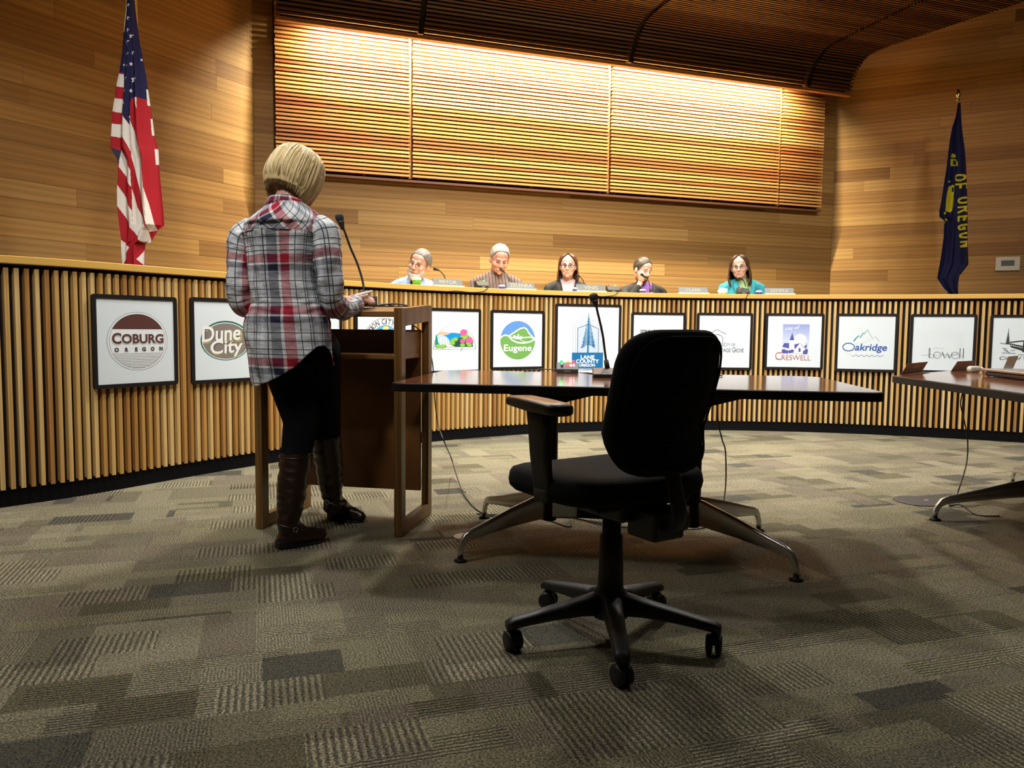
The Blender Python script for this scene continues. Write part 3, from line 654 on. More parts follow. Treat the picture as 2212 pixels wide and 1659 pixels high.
# -- pale bridge sign
t, F = poster('l', 1965, 2108.5, 678.5, 806, 'framed white sign reading City of Lowell over a pale covered bridge', (970, 222, 1652, 830))
GY = (.60, .64, .67)
F.line([(1060, 438), (1300, 338), (1556, 445)], 5, GY)
for k in range(22): x = 1075 + k * 22; F.line([(x, 440 - (abs(x - 1305) * -.0 + (245 - abs(x - 1305)) * .4) + 12), (x, 640 if (x < 1160 or x > 1450) else 468)], 2.2, GY)
F.line([(1075 + i * 8, 652 + 7 * math.sin(i * .35)) for i in range(62)], 5, (.42, .55, .60))
for x in (1165, 1175, 1512, 1550): F.line([(x, 575), (x, 690)], 7 if x != 1175 else 3, INK)
F.line([(1165, 688), (1215, 688), (1215, 655)], 3, INK); F.arc(1258, 655, 42, 36, 0, 360, 4, INK); F.line([(1312, 620), (1345, 688), (1372, 628), (1398, 688)], 9, INK); F.line([(1398, 688), (1425, 620)], 3, INK)
F.arc(1460, 655, 42, 36, 20, 340, 4, INK); F.line([(1420, 650), (1500, 640)], 3, (.4, .44, .47)); F.mb.build('emblem', F.ms, t)
lettering(t, F, [('CITY OF', 1206, 568, 1330, 586, (.5, .53, .55))])
# -- ink drawing sign cut by the right edge
t, F = poster('m', 2136.5, 2288, 680, 812, 'framed white sign with a black ink covered bridge, cut by the right edge', (1848, 225, 2560, 850))
F.line([(2026, 350), (2022, 520)], 6, INK)
for k in range(9): y = 380 + k * 17; F.poly([(2025, y - 14), (2025 - 5 - k * 4, y + 12), (2025, y + 8), (2025 + 5 + k * 3.2, y + 12)], INK)
F.poly([(2040, 500), (2200, 480), (2205, 492), (2045, 512)], INK); F.poly([(2045, 515), (2200, 545), (2200, 600), (2060, 560)], INK)
for k in range(6): F.poly([(2062 + k * 24, 532 + k * 5), (2076 + k * 24, 535 + k * 5), (2076 + k * 24, 545 + k * 5), (2062 + k * 24, 542 + k * 5)], WHT)
F.poly([(2200, 480), (2300, 520), (2300, 620), (2190, 610)], INK); F.poly([(2225, 530), (2285, 545), (2285, 620), (2225, 615)], WHT)
for a, b_ in (((1935, 515), (2040, 525)), ((1965, 570), (2010, 580)), ((1980, 590), (2050, 620)), ((2000, 570), (2030, 610)), ((1960, 625), (2120, 628)), ((2060, 600), (2110, 590)), ((2150, 640), (2330, 650))): F.line([a, b_], 5, INK)
F.mb.build('emblem', F.ms, t); lettering(t, F, [('City of Westfir', 1938, 664, 2470, 716, INK, -.005, .35)])
# ================================================================ podium
PR = math.radians(-8.5); POD = Vector((-.805, 3.80, 0))
def rotz(p, a): return Vector((p[0] * math.cos(a) - p[1] * math.sin(a), p[0] * math.sin(a) + p[1] * math.cos(a), p[2]))
pod = thing('podium', 'open oak speaker podium with two loop side frames, in front of the dais', 'podium', tuple(POD), PR)
Ri = Matrix.Rotation(-PR, 3, 'Z')
def pl(p): return Ri @ (Vector(p) - POD)      # world -> podium local
# corner posts at the measured feet
FL, FRr, RL, RR_ = pl((-1.19, 3.60, 0)), pl((-.515, 3.475, 0)), pl((-1.09, 4.06, 0)), pl((-.430, 3.925, 0))
for nm, a, b_ in (('side_frame', FL, RL), ('side_frame', FRr, RR_)):
    s = MB(); dd = (b_ - a); ln = dd.length; dd.normalize(); rt = Vector((dd.y, -dd.x, 0)); R = Matrix((rt, dd, Vector((0, 0, 1)))).transposed(); mid = (a + b_) / 2
    h0, h1 = 1.050, 1.075
    s.box(a + dd * .02 + Vector((0, 0, h0 / 2)), (.036, .062, h0), R=R, ax=2); s.box(b_ - dd * .02 + Vector((0, 0, h1 / 2)), (.036, .062, h1), R=R, ax=2)
    s.box(mid + Vector((0, 0, .032)), (.036, ln - .10, .062), R=R, ax=1)
    s.add([mid + rt * sx * .018 + dd * sy * (ln / 2 - .05) + Vector((0, 0, (h0 if sy < 0 else h1) - (.082 if sz < 0 else .0))) for sx in (-1, 1) for sy in (-1, 1) for sz in (-1, 1)],
          [(0, 1, 3, 2), (4, 6, 7, 5), (0, 4, 5, 1), (2, 3, 7, 6), (0, 2, 6, 4), (1, 5, 7, 3)], 0, [[(V[0], V[1]) for V in ((.0, .0), (.0, .08), (.4, .08), (.4, 0))]] * 6)
    s.build(nm, M_OAK, pod, bevel=.003)
def across(f, z, th, dep, inset=.02):    # board spanning between the two frames at fraction f of the depth
    pass
L0, L1 = FL + (RL - FL).normalized() * .0, RL; R0, R1 = FRr, RR_
def slab(name, f0, f1, z0, z1, th, m, ins=.019, bev=.003):
    s = MB(); A = L0.lerp(L1, f0); B = R0.lerp(R1, f0); C = R0.lerp(R1, f1); D = L0.lerp(L1, f1)
    ux = (B - A).normalized() * ins
    A, B, C, D = A + ux, B - ux, C - ux, D + ux
    V = [A + Vector((0, 0, z0)), B + Vector((0, 0, z0)), C + Vector((0, 0, z1)), D + Vector((0, 0, z1))]; V += [v + Vector((0, 0, th)) for v in V]
    L_ = (B - A).length; dpt = (D - A).length
    s.add(V, [(3, 2, 1, 0), (4, 5, 6, 7), (0, 1, 5, 4), (1, 2, 6, 5), (2, 3, 7, 6), (3, 0, 4, 7)], 0, [[(0, 0), (L_, 0), (L_, dpt), (0, dpt)]] * 2 + [[(0, 0), (L_, 0), (L_, .03), (0, .03)], [(0, 0), (.03, 0), (.03, dpt), (0, dpt)]] * 2)
    return s.build(name, m, pod, bevel=bev)
slab('top_board', .06, .97, 1.008, 1.040, .026, M_OAK)
slab('shelf', .18, .84, .812, .812, .022, M_OAK)
slab('front_panel', .845, .885, .135, .135, .815, M_OAKD, bev=.002)
for (P0, P1, sg) in ((L0, L1, 1), (R0, R1, -1)):
    s = MB(); a = P0.lerp(P1, .20); b_ = P0.lerp(P1, .845); ux = (R0 - L0).normalized() * sg * .030
    s.beam(a + ux + Vector((0, 0, .880)), b_ + ux + Vector((0, 0, .880)), .018, .125); s.build('shelf_side', M_OAK, pod, bevel=.002)

def gooseneck(name, label, base, pts, head_a, head_b, group=None, basew=(.115, .15, .032), rz=0, base_on=True, r=.0052, headr=.016, cat='microphone'):
    t = thing(name, label, cat, tuple(base), 0, group); o = Vector(base)
    if base_on:
        s = MB(); w, d, h = basew
        sec = [(-d / 2, 0), (d / 2, 0), (d / 2, h), (d * .1, h), (-d / 2, h * .45)]
        V = [(-w / 2, y, z) for y, z in sec] + [(w / 2, y, z) for y, z in sec]; n = 5
        s.add(V, [tuple(range(n)), tuple(range(2 * n - 1, n - 1, -1))] + [(i, i + n, (i + 1) % n + n, (i + 1) % n) for i in range(n)], 0, None, False, Matrix.Rotation(rz, 4, 'Z'))
        s.build('base', M_PLASTIC, t, bevel=.004, weld=True)
        s = MB(); s.box((0, -.045, h * .52), (.035, .018, .008), R=Matrix.Rotation(rz, 3, 'Z')); s.build('talk_button', mat('talk_button_grey', (.25, .25, .26), .4), t)
    C = smoothcurve([Vector(p) - o for p in pts], 8)
    s = MB(); s.tube(C, r, 8); s.build('gooseneck', M_PLASTIC, t)
    s = MB(); d = (C[1] - C[0]).normalized(); s.tube([C[0] - d * .0, C[0] + d * .05], [r * 2.4, r * 2.0], 12); s.build('stem_socket', M_PLASTIC, t)
    a, b_ = Vector(head_a) - o, Vector(head_b) - o; ax = b_ - a; s = MB()
    prof_ = [(0, .35), (.15, .5), (.55, .85), (.75, 1.0), (.9, .9), (.97, .6), (1.0, .15)]
    s.tube([a + ax * k for k, _ in prof_], [headr * q for _, q in prof_], 14); s.build('mic_head', mat('black_foam', (.012, .011, .011), .85, bump=.5, bscale=600), t)
    s = MB(); s.tube([a + ax * .50, a + ax * .53], [headr * .88, headr * .90], 14); s.build('ring', mat('grey_ring', (.2, .2, .2), .3, .6), t)
    return t
pb = at(778, 664, 3.80); pb.z = 1.066
bz = rotz((0, 0, 0), 0)
gooseneck('podium_microphone', 'long black gooseneck microphone standing on the podium top beside the phone', pb, [at(786, 650, 3.83), at(786, 630, 3.83), at(783, 606, 3.84), at(772, 570, 3.84), at(757, 535, 3.82), at(747, 507, 3.80), at(742, 494, 3.79)],
          at(741, 496, 3.79), at(731, 461, 3.77), r=.0055, headr=.021, basew=(.13, .15, .05), rz=math.radians(-8))
# cable from the podium microphone over the top and down to the floor
t = thing('microphone_cable', 'thin black cable trailing from the podium top down across the carpet to the table foot', 'cable', (-.4, 3.8, 1.05))
s = MB(); pts = [at(805, 662, 3.88), at(830, 657, 3.9), at(856, 665, 3.96), at(885, 696, 4.0), at(912, 718, 4.02), at(925, 745, 4.12), at(935, 790, 4.24), at(938, 850, 4.26), at(946, 915, 4.22), at(962, 960, 4.1)]
pts = [Vector(p) for p in pts] + [onz(975, 990, .12), onz(992, 1045, .03), onz(1010, 1080, .006), onz(1040, 1107, .005), onz(1090, 1118, .005), onz(1150, 1113, .005), onz(1230, 1118, .005), onz(1330, 1135, .005)]
s.tube([p - Vector(t.location) for p in smoothcurve(pts, 6)], .0035, 6); s.build('cord', M_CABLE, t)

# ================================================================ conference tables
TA = math.radians(-8); 
def conf_table(label, c, rz, W, D, z, foot_l, foot_r, cols, outline=None):
    t = thing('conference_table', label, 'table', (c[0], c[1], 0), rz)
    r = .05; P = []
    for cx, cy, a0, rr in ((1, 1, 0, .10), (-1, 1, 90, .10), (-1, -1, 180, .05), (1, -1, 270, .05)):
        for q in range(7):
            a = math.radians(a0 + q * 15); P.append((cx * (W / 2 - rr) + rr * math.cos(a), cy * (D / 2 - rr) + rr * math.sin(a)))
    if outline:
        P = []; R0_ = Matrix.Rotation(-rz, 3, 'Z'); Q = [R0_ @ (Vector((q[0], q[1], 0)) - Vector((c[0], c[1], 0))) for q in outline]; nq = len(Q)
        for i in range(nq):
            a_, b_, c_ = Q[i - 1], Q[i], Q[(i + 1) % nq]; u_ = (a_ - b_).normalized() * .05; v_ = (c_ - b_).normalized() * .05
            for k in range(6): t_ = k / 5; w_ = b_ + u_ * (1 - t_) ** 2 + v_ * t_ ** 2; P.append((w_.x, w_.y))
    P2 = [(x * (1 - .006 / (W / 2)), y * (1 - .006 / (D / 2))) for x, y in P]
    s = MB(); s.prism(P2, z - .012, z, smooth=False); s.build('tabletop', M_TABLE, t)
    s = MB(); s.prism(P, z - .036, z - .0015); s.build('edge_band', M_EDGE, t, bevel=.004)
    R_ = Matrix.Rotation(-rz, 3, 'Z'); loc = lambda p: R_ @ (Vector(p) - Vector((c[0], c[1], 0)))
    for (cx, cy), feet in zip(cols, (foot_l, foot_r)):
        cc = loc((cx, cy, 0))
        s = MB(); s.lathe([(.030, .10), (.034, .11), (.034, z - .07), (.030, z - .06)], 20, c=(cc.x, cc.y, 0)); s.build('column', M_EDGE, t)
        s = MB(); s.add([(cc.x + sx * .30 * q, cc.y + sy * .035, z - .036 - (.0 if q == 1 else .07)) for q in (1, .12) for sx in (-1, 1) for sy in (-1, 1)], [(0, 2, 3, 1), (4, 5, 7, 6), (0, 1, 5, 4), (2, 6, 7, 3), (1, 3, 7, 5), (0, 4, 6, 2)])
        s.build('top_bracket', M_EDGE, t)
        for fx, fy in feet:
            ff = loc((fx, fy, 0)); d = (ff - cc); Ld = d.length; d.normalize(); s = MB(); rings = []
            for k, (q, zc, hh, ww) in enumerate([(0.02, .165, .070, .020), (.12, .168, .064, .019), (.45, .145, .046, .017), (.75, .118, .030, .016), (.90, .105, .024, .0155), (.955, .094, .020, .015), (.985, .070, .016, .0145), (1.0, .045, .014, .014), (1.003, .016, .013, .013)]):
                p = cc + d * Ld * q; rt = Vector((-d.y, d.x, 0)); up = Vector((0, 0, 1))
                if k >= 5: tl = (k - 4) / 4 * .9; up = (Vector((0, 0, 1)) * (1 - tl) + d * tl).normalized()
                rings.append([p + Vector((0, 0, zc)) + rt * ww * sx * .5 * (1.5) * math.copysign(abs(math.cos(a)) ** .6, math.cos(a)) * 1 + up * hh * .9 * math.copysign(abs(math.sin(a)) ** .6, math.sin(a)) for sx, a in [(1, 2 * math.pi * i / 14) for i in range(14)]])
            s.loft(rings); s.build('foot', M_CHROME, t)
            s = MB(); s.lathe([(.009, .0), (.026, .0), (.028, .006), (.012, .012), (.009, .024)], 16, c=(ff.x, ff.y, 0)); s.build('glide', M_EDGE, t)
    a, b_ = loc((*cols[0], 0)), loc((*cols[1], 0))
    s = MB(); s.beam(a + Vector((0, 0, .155)), b_ + Vector((0, 0, .155)), .045, .075); s.build('stretcher', M_EDGE, t, bevel=.006)
    dd = (b_ - a).normalized()
    for p, sg in ((a, 1), (b_, -1)):
        s = MB(); s.beam(p + Vector((0, 0, .160)), p + dd * sg * .13 + Vector((0, 0, .155)), .060, .098, w2=.05, h2=.08); s.build('stretcher_joint', M_CHROME, t, bevel=.010)
    return t
TZ = .736
conf_table('long reddish brown laminate table with black edge, behind the office chair', (.522, 3.505), TA, 1.924, 1.029, TZ, [(-.205, 3.115), (-.133, 3.85)], [(1.107, 2.915), (1.196, 3.65)], [(.175, 3.43), (.80, 3.335)])
T2 = (3.02, 4.28); 
conf_table('second reddish brown laminate table cut off by the right edge of view', (2.9, 3.7), 0, 1.9, 1.9, TZ, [(2.185, 3.90), (3.22, 4.88)], [(2.14, 2.95), (3.6, 3.2)], [(2.95, 4.02), (2.95, 3.25)],
           outline=[(1.985, 4.03), (1.93, 2.83), (3.75, 2.95), (3.95, 3.9), (3.05, 5.0)])

# -- things on the long table
def timer(name, label, loc, rz, w, d, h, group=None, digits=True, lit='green'):
    t = thing(name, label, 'timer', loc, rz, group)
    s = MB(); sec = [(-d / 2, 0), (d / 2, 0), (d / 2, h), (d * .05, h), (-d / 2, h * .38)]; n = 5
    V = [(-w / 2, y, z) for y, z in sec] + [(w / 2, y, z) for y, z in sec]
    s.add(V, [tuple(range(n)), tuple(range(2 * n - 1, n - 1, -1))] + [(i, i + n, (i + 1) % n + n, (i + 1) % n) for i in range(n)]); s.build('case', mat('timer_case_grey', (.05, .05, .052), .4) if digits else M_PLASTIC, t, bevel=.003, weld=True)
    f = Vector((0, -d / 2, h * .38)); g = Vector((0, d * .05, h)); tt = (g - f); nn = Vector((0, -tt.z, tt.y)).normalized()
    def onface(x, q, e=.0008): return f + tt * q + nn * e + Vector((x, 0, 0))
    if digits:
        s = MB(); a, b_ = onface(-.10 * w, .38), onface(.34 * w, .38); c, e = onface(.34 * w, .74), onface(-.10 * w, .74)
        s.quad(a, b_, c, e); s.build('display', mat('red_display', (.10, .01, .02), .3, emit=(1, .05, .10), estr=.6), t)
        s = MB(); SEG = {'1': 'bc', '3': 'abgcd'}
        dw, dh = .055 * w, .26
        for ch, x in (('1', .06), ('3', .15), ('3', .26)):
            x0 = x * w; q0, q1, q2 = .42, .56, .70
            S = {'a': ((x0, q2), (x0 + dw, q2)), 'b': ((x0 + dw, q2), (x0 + dw, q1)), 'c': ((x0 + dw, q1), (x0 + dw, q0)), 'd': ((x0, q0), (x0 + dw, q0)), 'g': ((x0, q1), (x0 + dw, q1))}
            for k in SEG[ch]:
                (xa, qa), (xb, qb) = S[k]; s.beam(onface(xa, qa, .002), onface(xb, qb, .002), .0022, .0012, up=nn)
        s.build('digits', mat('digit_glow', (.9, .3, .35), .3, emit=(1, .35, .40), estr=6), t)
        s = MB(); s.lathe([(.0, .0), (.007, .0), (.006, .008), (0, .009)], 14, M=Matrix.Translation(onface(-.25 * w, .60)) @ nn.to_track_quat('Z', 'Y').to_matrix().to_4x4()); s.build('knob', M_CHROME, t)
    s = MB(); s.box((0, -d / 2 - .001, h * .19), (.30 * w, .003, h * .14)); s.build('front_slot', mat('slot_grey', (.2, .2, .19), .4), t)
    cols_ = {'green': (.0, 1, .10), 'yellow': (.9, .6, .08), 'red': (.8, .04, .06)}
    dim = {'green': 1, 'yellow': .25, 'red': .2}
    for nm, x, e in (('green', -.28, 3), ('yellow', .02, .03 if not digits else .6), ('red', .27, 0.0 if not digits else 2)):
        if not digits and nm == 'green': x = .28
        elif not digits: x = -.05 if nm == 'yellow' else -.32
        s = MB(); s.ell((x * w, d * .28, h + .003), (.0085, .0085, .010), 12); s.build(nm + '_lamp', mat(nm + '_lens', tuple(v * (dim[nm] if not digits else 1) for v in cols_[nm]), .3, emit=cols_[nm], estr=e), t)
    return t
tp = onz(1226, 806, TZ); timer('speech_timer', 'grey wedge shaped speech timer with red digits and coloured lamps on the table', (tp.x, tp.y + .02, TZ), math.radians(-4), .112, .075, .052)
gb = onz(1300, 815, TZ)
gooseneck('table_microphone', 'black gooseneck microphone on the long table, its base half behind the chair', (gb.x + .02, gb.y + .03, TZ), [Vector((gb.x + .035, gb.y + .06, TZ + .03)), at(1308, 770, gb.y + .06), at(1303, 730, gb.y + .05), at(1297, 700, gb.y + .03), at(1291, 675, gb.y + .01), at(1288, 661, gb.y)], at(1288, 662, gb.y), at(1280, 634, gb.y - .02), r=.0055, headr=.022, basew=(.12, .15, .04), rz=math.radians(-4))
p = onz(1290, 803, TZ); t = thing('paper_sheets', 'loose white paper sheets lying on the table behind the timer', 'paper', (p.x + .03, p.y - .10, TZ), .3)
for k, (dx, a) in enumerate(((0, 0), (.05, .35))):
    s = MB(); rr = [[Vector((x + dx, y, .0006 + k * .0012 + .004 * math.sin(x * 14 + k) ** 2 + q)) for y in (-.14, .14)] + [Vector((x + dx, y, .0016 + k * .0012 + .004 * math.sin(x * 14 + k) ** 2 + q)) for y in (.14, -.14)] for x, q in [(-.108 + i * .018, 0) for i in range(13)]]
    s.loft([[Matrix.Rotation(a, 3, 'Z') @ v for v in r] for r in rr], 0, False); s.build('sheet', M_WHITE, t)
for nm, a, b_, lab in (('power_cord', (1132, 801), (1205, 801), 'short thin cord lying on the table left of the timer'), ('power_cord', (1537, 815), (1568, 815), 'short thin cord lying on the table right of the chair back')):
    A, B = onz(*a, TZ), onz(*b_, TZ); t = tag(MB().tube([p - A for p in smoothcurve([A + Vector((0, 0, .004)), A.lerp(B, .4) + Vector((0, .01, .004)), A.lerp(B, .45) + Vector((0, .05, .006)), B + Vector((0, .06, .004))], 6)], .003, 6).build(nm, M_CABLE), lab, 'cord'); t.location = A

# -- things on the right table
tz = TZ
def tent(label, a, b_, lean, m, tagm=False):
    A, B = onz(*a, tz), onz(*b_, tz); t = thing('tent_card', label, 'name card', tuple(A), 0, 'folded name cards on the right table')
    d = (B - A); n = Vector((-d.y, d.x, 0)).normalized(); up = Vector(lean); s = MB(); th = n * .0015
    for P0, P1 in ((Vector((0, 0, .001)), up), (Vector((0, 0, .001)), n * -.045 + Vector((0, 0, .002)))):
        V = [P0, P0 + d, P1 + d, P1]; tt = th if P1 is up else Vector((0, 0, .0015)); V += [v + tt for v in V]
        s.add(V, [(3, 2, 1, 0), (4, 5, 6, 7), (0, 1, 5, 4), (1, 2, 6, 5), (2, 3, 7, 6), (3, 0, 4, 7)])
    s.build('card', m, t)
    if tagm: s = MB(); V = [up * .52 + d * .34, up * .52 + d * .66, up * .80 + d * .66, up * .80 + d * .34]; s.quad(*[v - n * .001 for v in V]); s.build('sticker', mat('sticker_brown', (.22, .13, .10), .4), t)
    return t
M_BROWN = mat('brown_card', (.13, .052, .026), .4)
tent('brown folded name card with a small sticker, left end of the right table', (1946, 810), (1991, 804), (.045, .02, .060), M_BROWN, True)
tent('brown folded name card beside the small bottle, on the right table', (2053, 804), (2095, 801), (.050, .02, .062), M_BROWN)
tent('silvery name card leaning beside the closed laptop', (2166, 800), (2188, 797), (.045, .02, .085), mat('silver_card', (.45, .44, .50), .25, .6))
# closed black laptop with a silver rim
Lc = onz(2119, 812, tz); t = thing('laptop', 'closed black laptop with silver rim at the right edge of the right table', 'laptop', (Lc.x, Lc.y, tz), math.radians(-6))
s = MB(); s.box((.19, -.24, .014), (.36, .46, .024)); s.build('body', M_PLASTIC, t, bevel=.010, seg=3)
s = MB(); s.box((.19, -.24, .034), (.37, .47, .014)); s.build('lid', mat('silver_lid', (.42, .42, .42), .3, .7), t, bevel=.006, seg=3)
p = onz(2099, 805, tz); t = thing('water_bottle', 'small clear plastic bottle lying between the second name card and the laptop', 'bottle', (p.x, p.y, tz), .4)
s = MB(); M = Matrix.Translation((0, .0, .020)) @ Matrix.Rotation(math.radians(90), 4, 'Y'); s.lathe([(.0, -.02), (.018, -.02), (.019, .0), (.019, .05), (.010, .07)], 16, M=M); s.build('body', mat('clear_plastic', (.5, .48, .42), .12), t)
s = MB(); s.lathe([(.010, .07), (.011, .072), (.011, .085), (0, .086)], 14, M=M); s.build('cap', M_WHITE, t)
# cables hanging from the right table, floor boxes
def cable(name, label, pts, r=.0035):
    A = Vector(pts[0]); o = MB().tube([Vector(p) - A for p in smoothcurve(pts, 7)], r, 6).build(name, M_CABLE); o.location = A; return tag(o, label, 'cable')
cable('hanging_cable', 'thin black cable hanging from the right table to the floor box', [at(2083, 838, 4.4), at(2075, 870, 4.4), at(2082, 905, 4.42), at(2090, 950, 4.44), at(2088, 1000, 4.42), onz(2072, 1055, .10), onz(2066, 1070, .03), onz(2050, 1092, .006), onz(2075, 1090, .006), onz(2110, 1112, .006), onz(2160, 1115, .006)])
cable('hanging_cable', 'thin black cable hanging behind the office chair from the long table', [at(1549, 870, 3.85), at(1552, 915, 3.86), at(1560, 950, 3.86), at(1567, 975, 3.86), at(1568, 1040, 3.84), onz(1563, 1085, .03), onz(1558, 1100, .005), onz(1520, 1140, .005), onz(1420, 1140, .005)])
cable('floor_cable', 'thin black cable looping on the carpet under the long table', [onz(1030, 1110, .005), onz(1160, 1118, .006), onz(1230, 1138, .006), onz(1232, 1118, .03), onz(1250, 1120, .006), onz(1330, 1138, .006), onz(1450, 1137, .006)])
for (x, y, r, c, lab, m) in ((1005, 1160, .055, 0, 'small pale round floor outlet cover by the table front left foot', mat('pale_metal', (.5, .48, .38), .5)), (1985, 1083, .135, 0, 'large dark round floor box cover beside the right table foot', mat('dark_cover', (.045, .038, .034), .6))):
    p = onz(x, y, 0); t = thing('floor_outlet', lab, 'floor outlet', (p.x, p.y, 0)); s = MB(); s.lathe([(r * .92, .0), (r, .002), (r * .97, .005), (r * .90, .006), (0, .006)], 36); s.build('cover', m, t)
    s = MB(); s.box((r * .3, 0, .0068), (r * .3, r * .12, .0016), R=Matrix.Rotation(.5, 3, 'Z')); s.build('latch', M_CHROME, t)

# ================================================================ office chair
CH = math.radians(33); cb = (.312, 2.335)
ch = thing('office_chair', 'black fabric office chair on five castors, empty, facing away in the foreground', 'chair', (cb[0], cb[1], 0), CH)
R_ = Matrix.Rotation(-CH, 3, 'Z')
def cl(p): return R_ @ (Vector(p) - Vector((cb[0], cb[1], 0)))
s = MB(); s.lathe([(.0, .075), (.055, .075), (.060, .09), (.052, .150), (.040, .165), (.038, .22), (.036, .33), (.030, .335), (.028, .42), (.0, .42)], 24); s.build('gas_column', M_PLASTIC, ch)
a0 = math.atan2(cl((.305, 2.02, 0)).y, cl((.305, 2.02, 0)).x)
for k in range(5):
    a = a0 + k * 2 * math.pi / 5; d = Vector((math.cos(a), math.sin(a), 0)); rt = Vector((-d.y, d.x, 0)); s = MB(); rings = []
    for q, zc, w, h in ((.03, .118, .036, .038), (.10, .112, .030, .028), (.20, .100, .026, .021), (.28, .088, .024, .017), (.315, .083, .023, .017), (.335, .076, .019, .013)):
        rings.append([d * q + Vector((0, 0, zc)) + rt * w * math.copysign(abs(math.cos(t_)) ** .7, math.cos(t_)) + Vector((0, 0, 1)) * h * math.copysign(abs(math.sin(t_)) ** .7, math.sin(t_)) for t_ in [2 * math.pi * i / 16 for i in range(16)]])
    s.loft(rings); lg = s.build('base_leg', M_PLASTIC, ch)
    s = MB(); c = d * .315; fw = Matrix.Rotation(a + .5 + k * 1.1, 3, 'Z')
    for sg in (-1, 1):
        M = Matrix.Translation(c + Vector((0, 0, .030)) + fw @ Vector((0, sg * .014, 0))) @ fw.to_4x4() @ Matrix.Rotation(math.radians(90), 4, 'X')
        s.lathe([(.0, -.010), (.022, -.010), (.030, -.006), (.030, .006), (.022, .010), (0, .010)], 20, M=M)
    s.tube([c + Vector((0, 0, .03)), c + Vector((0, 0, .075))], .009, 10)
    s.ell(c + Vector((0, 0, .045)), (.026, .020, .020), 14)
    s.build('caster', M_PLASTIC, lg)
# seat: squircle cushion with waterfall front
def cushion(name, W, D, zt, th, c, m, par, n=40, front=.03):
    s = MB(); rings = []
    def ring(k, z, dz=0):
        R = []
        for i in range(n):
            a = 2 * math.pi * i / n; ca, sa = math.cos(a), math.sin(a); e = .58
            x = W / 2 * k * math.copysign(abs(ca) ** e, ca); y = D / 2 * k * math.copysign(abs(sa) ** e, sa)
            drop = front * max(0, y / (D / 2)) ** 3
            R.append(Vector((c[0] + x * (1 - .06 * y / D), c[1] + y, z - drop + dz * 0)))
        return R
    for k, z in ((.70, zt - th), (.93, zt - th + .006), (.985, zt - th + .022), (1.0, zt - th * .5), (.985, zt - .018), (.95, zt - .005), (.85, zt + .001), (.6, zt - .002), (.3, zt - .006), (.05, zt - .007)): rings.append(ring(k, z))
    s.loft(rings); return s.build(name, m, par)
cushion('seat', .54, .50, .545, .085, (0.0, .045), M_FABRIC, ch)
s = MB(); s.box((0, .02, .452), (.36, .34, .016)); s.build('seat_shell', M_PLASTIC, ch, bevel=.006)
s = MB(); s.box((0, -.02, .425), (.15, .22, .05)); s.box((.035, -.155, .400), (.12, .12, .09)); s.build('tilt_mechanism', M_PLASTIC, ch, bevel=.010)
s = MB(); s.lathe([(.012, 0), (.012, .02), (.034, .022), (.036, .035), (.034, .050), (0, .052)], 12, M=Matrix.Translation((.09, -.16, .395)) @ Matrix.Rotation(math.radians(90), 4, 'Y')); s.build('tilt_knob', M_PLASTIC, ch)
# backrest: curved pad, tapering downward
bc = Vector((0.0, -.235, 0)); n = 40; s = MB(); rings = []
def bshape(k, yo):
    R = []
    for i in range(n):
        a = 2 * math.pi * i / n; ca, sa = math.cos(a), math.sin(a); e = .47
        v = math.copysign(abs(sa) ** e, sa) * k; u_ = math.copysign(abs(ca) ** e, ca) * k
        w = .190 * (1.0 - .03 * (1 - v) if v > 0 else 1.0 - .03 + v * .06)
        x = u_ * w; z = .758 + v * .205
        curve = .05 * (x / .19) ** 2                     # wraps round the sitter
        lean = -.055 * (v * .5 + .5) ** 1.4 + .030 * math.exp(-((v + .35) / .35) ** 2)
        R.append(bc + Vector((x, curve + lean + yo, z)))
    return R
for k, yo in ((.05, -.034), (.5, -.034), (.88, -.030), (.96, -.022), (1.0, -.006), (1.0, .010), (.965, .026), (.88, .034), (.5, .037), (.05, .037)): rings.append(bshape(k, yo))
s.loft(rings); br = s.build('backrest', M_FABRIC, ch)
s = MB(); s.tube([v + Vector((0, -.003, 0)) for v in bshape(.90, -.030)], .0035, 6, closed=True); s.build('piping', M_FABRIC, br)
s = MB(); C = smoothcurve([(.03, -.10, .40), (.028, -.22, .395), (.022, -.262, .43), (.016, -.255, .50), (.012, -.235, .58), (.010, -.225, .66)], 6)
s.tube(C, [.026] * len(C), 12, flat=.45); s.build('back_support', M_PLASTIC, ch)
for sg in (-1, 1):
    x = sg * .272; s = MB()
    ring_ = lambda c, w, d: [Vector(c) + Vector((w * math.copysign(abs(math.cos(a)) ** .6, math.cos(a)), d * math.copysign(abs(math.sin(a)) ** .6, math.sin(a)), 0)) for a in [2 * math.pi * i / 16 for i in range(16)]]
    s.loft([ring_((x * .96, .00, .50), .014, .040), ring_((x, .00, .60), .016, .044), ring_((x, .002, .68), .018, .052), ring_((x, .004, .735), .020, .060)])
    s.beam((sg * .10, -.0, .462), (x * .97, 0, .475), .07, .018); s.loft([ring_((x * .97, .0, .466), .012, .036), ring_((x * .96, .0, .51), .014, .040)])
    arm = s.build('arm_post', M_PLASTIC, ch)
    s = MB(); rings = []
    for y, w, zc, h in ((-.125, .022, .742, .010), (-.12, .036, .742, .016), (-.09, .043, .744, .019), (0, .045, .748, .020), (.07, .043, .752, .018), (.115, .036, .752, .015), (.130, .022, .750, .010)):
        rings.append([Vector((x + w * math.copysign(abs(math.cos(a)) ** .5, math.cos(a)), y + .015, zc - .005 + h * math.copysign(abs(math.sin(a)) ** .6, math.sin(a)))) for a in [2 * math.pi * i / 20 for i in range(20)]])
    s.loft(rings); s.build('armrest_pad', mat('arm_pad_plastic', (.020, .015, .012), .32, bump=.2, bscale=500), ch)
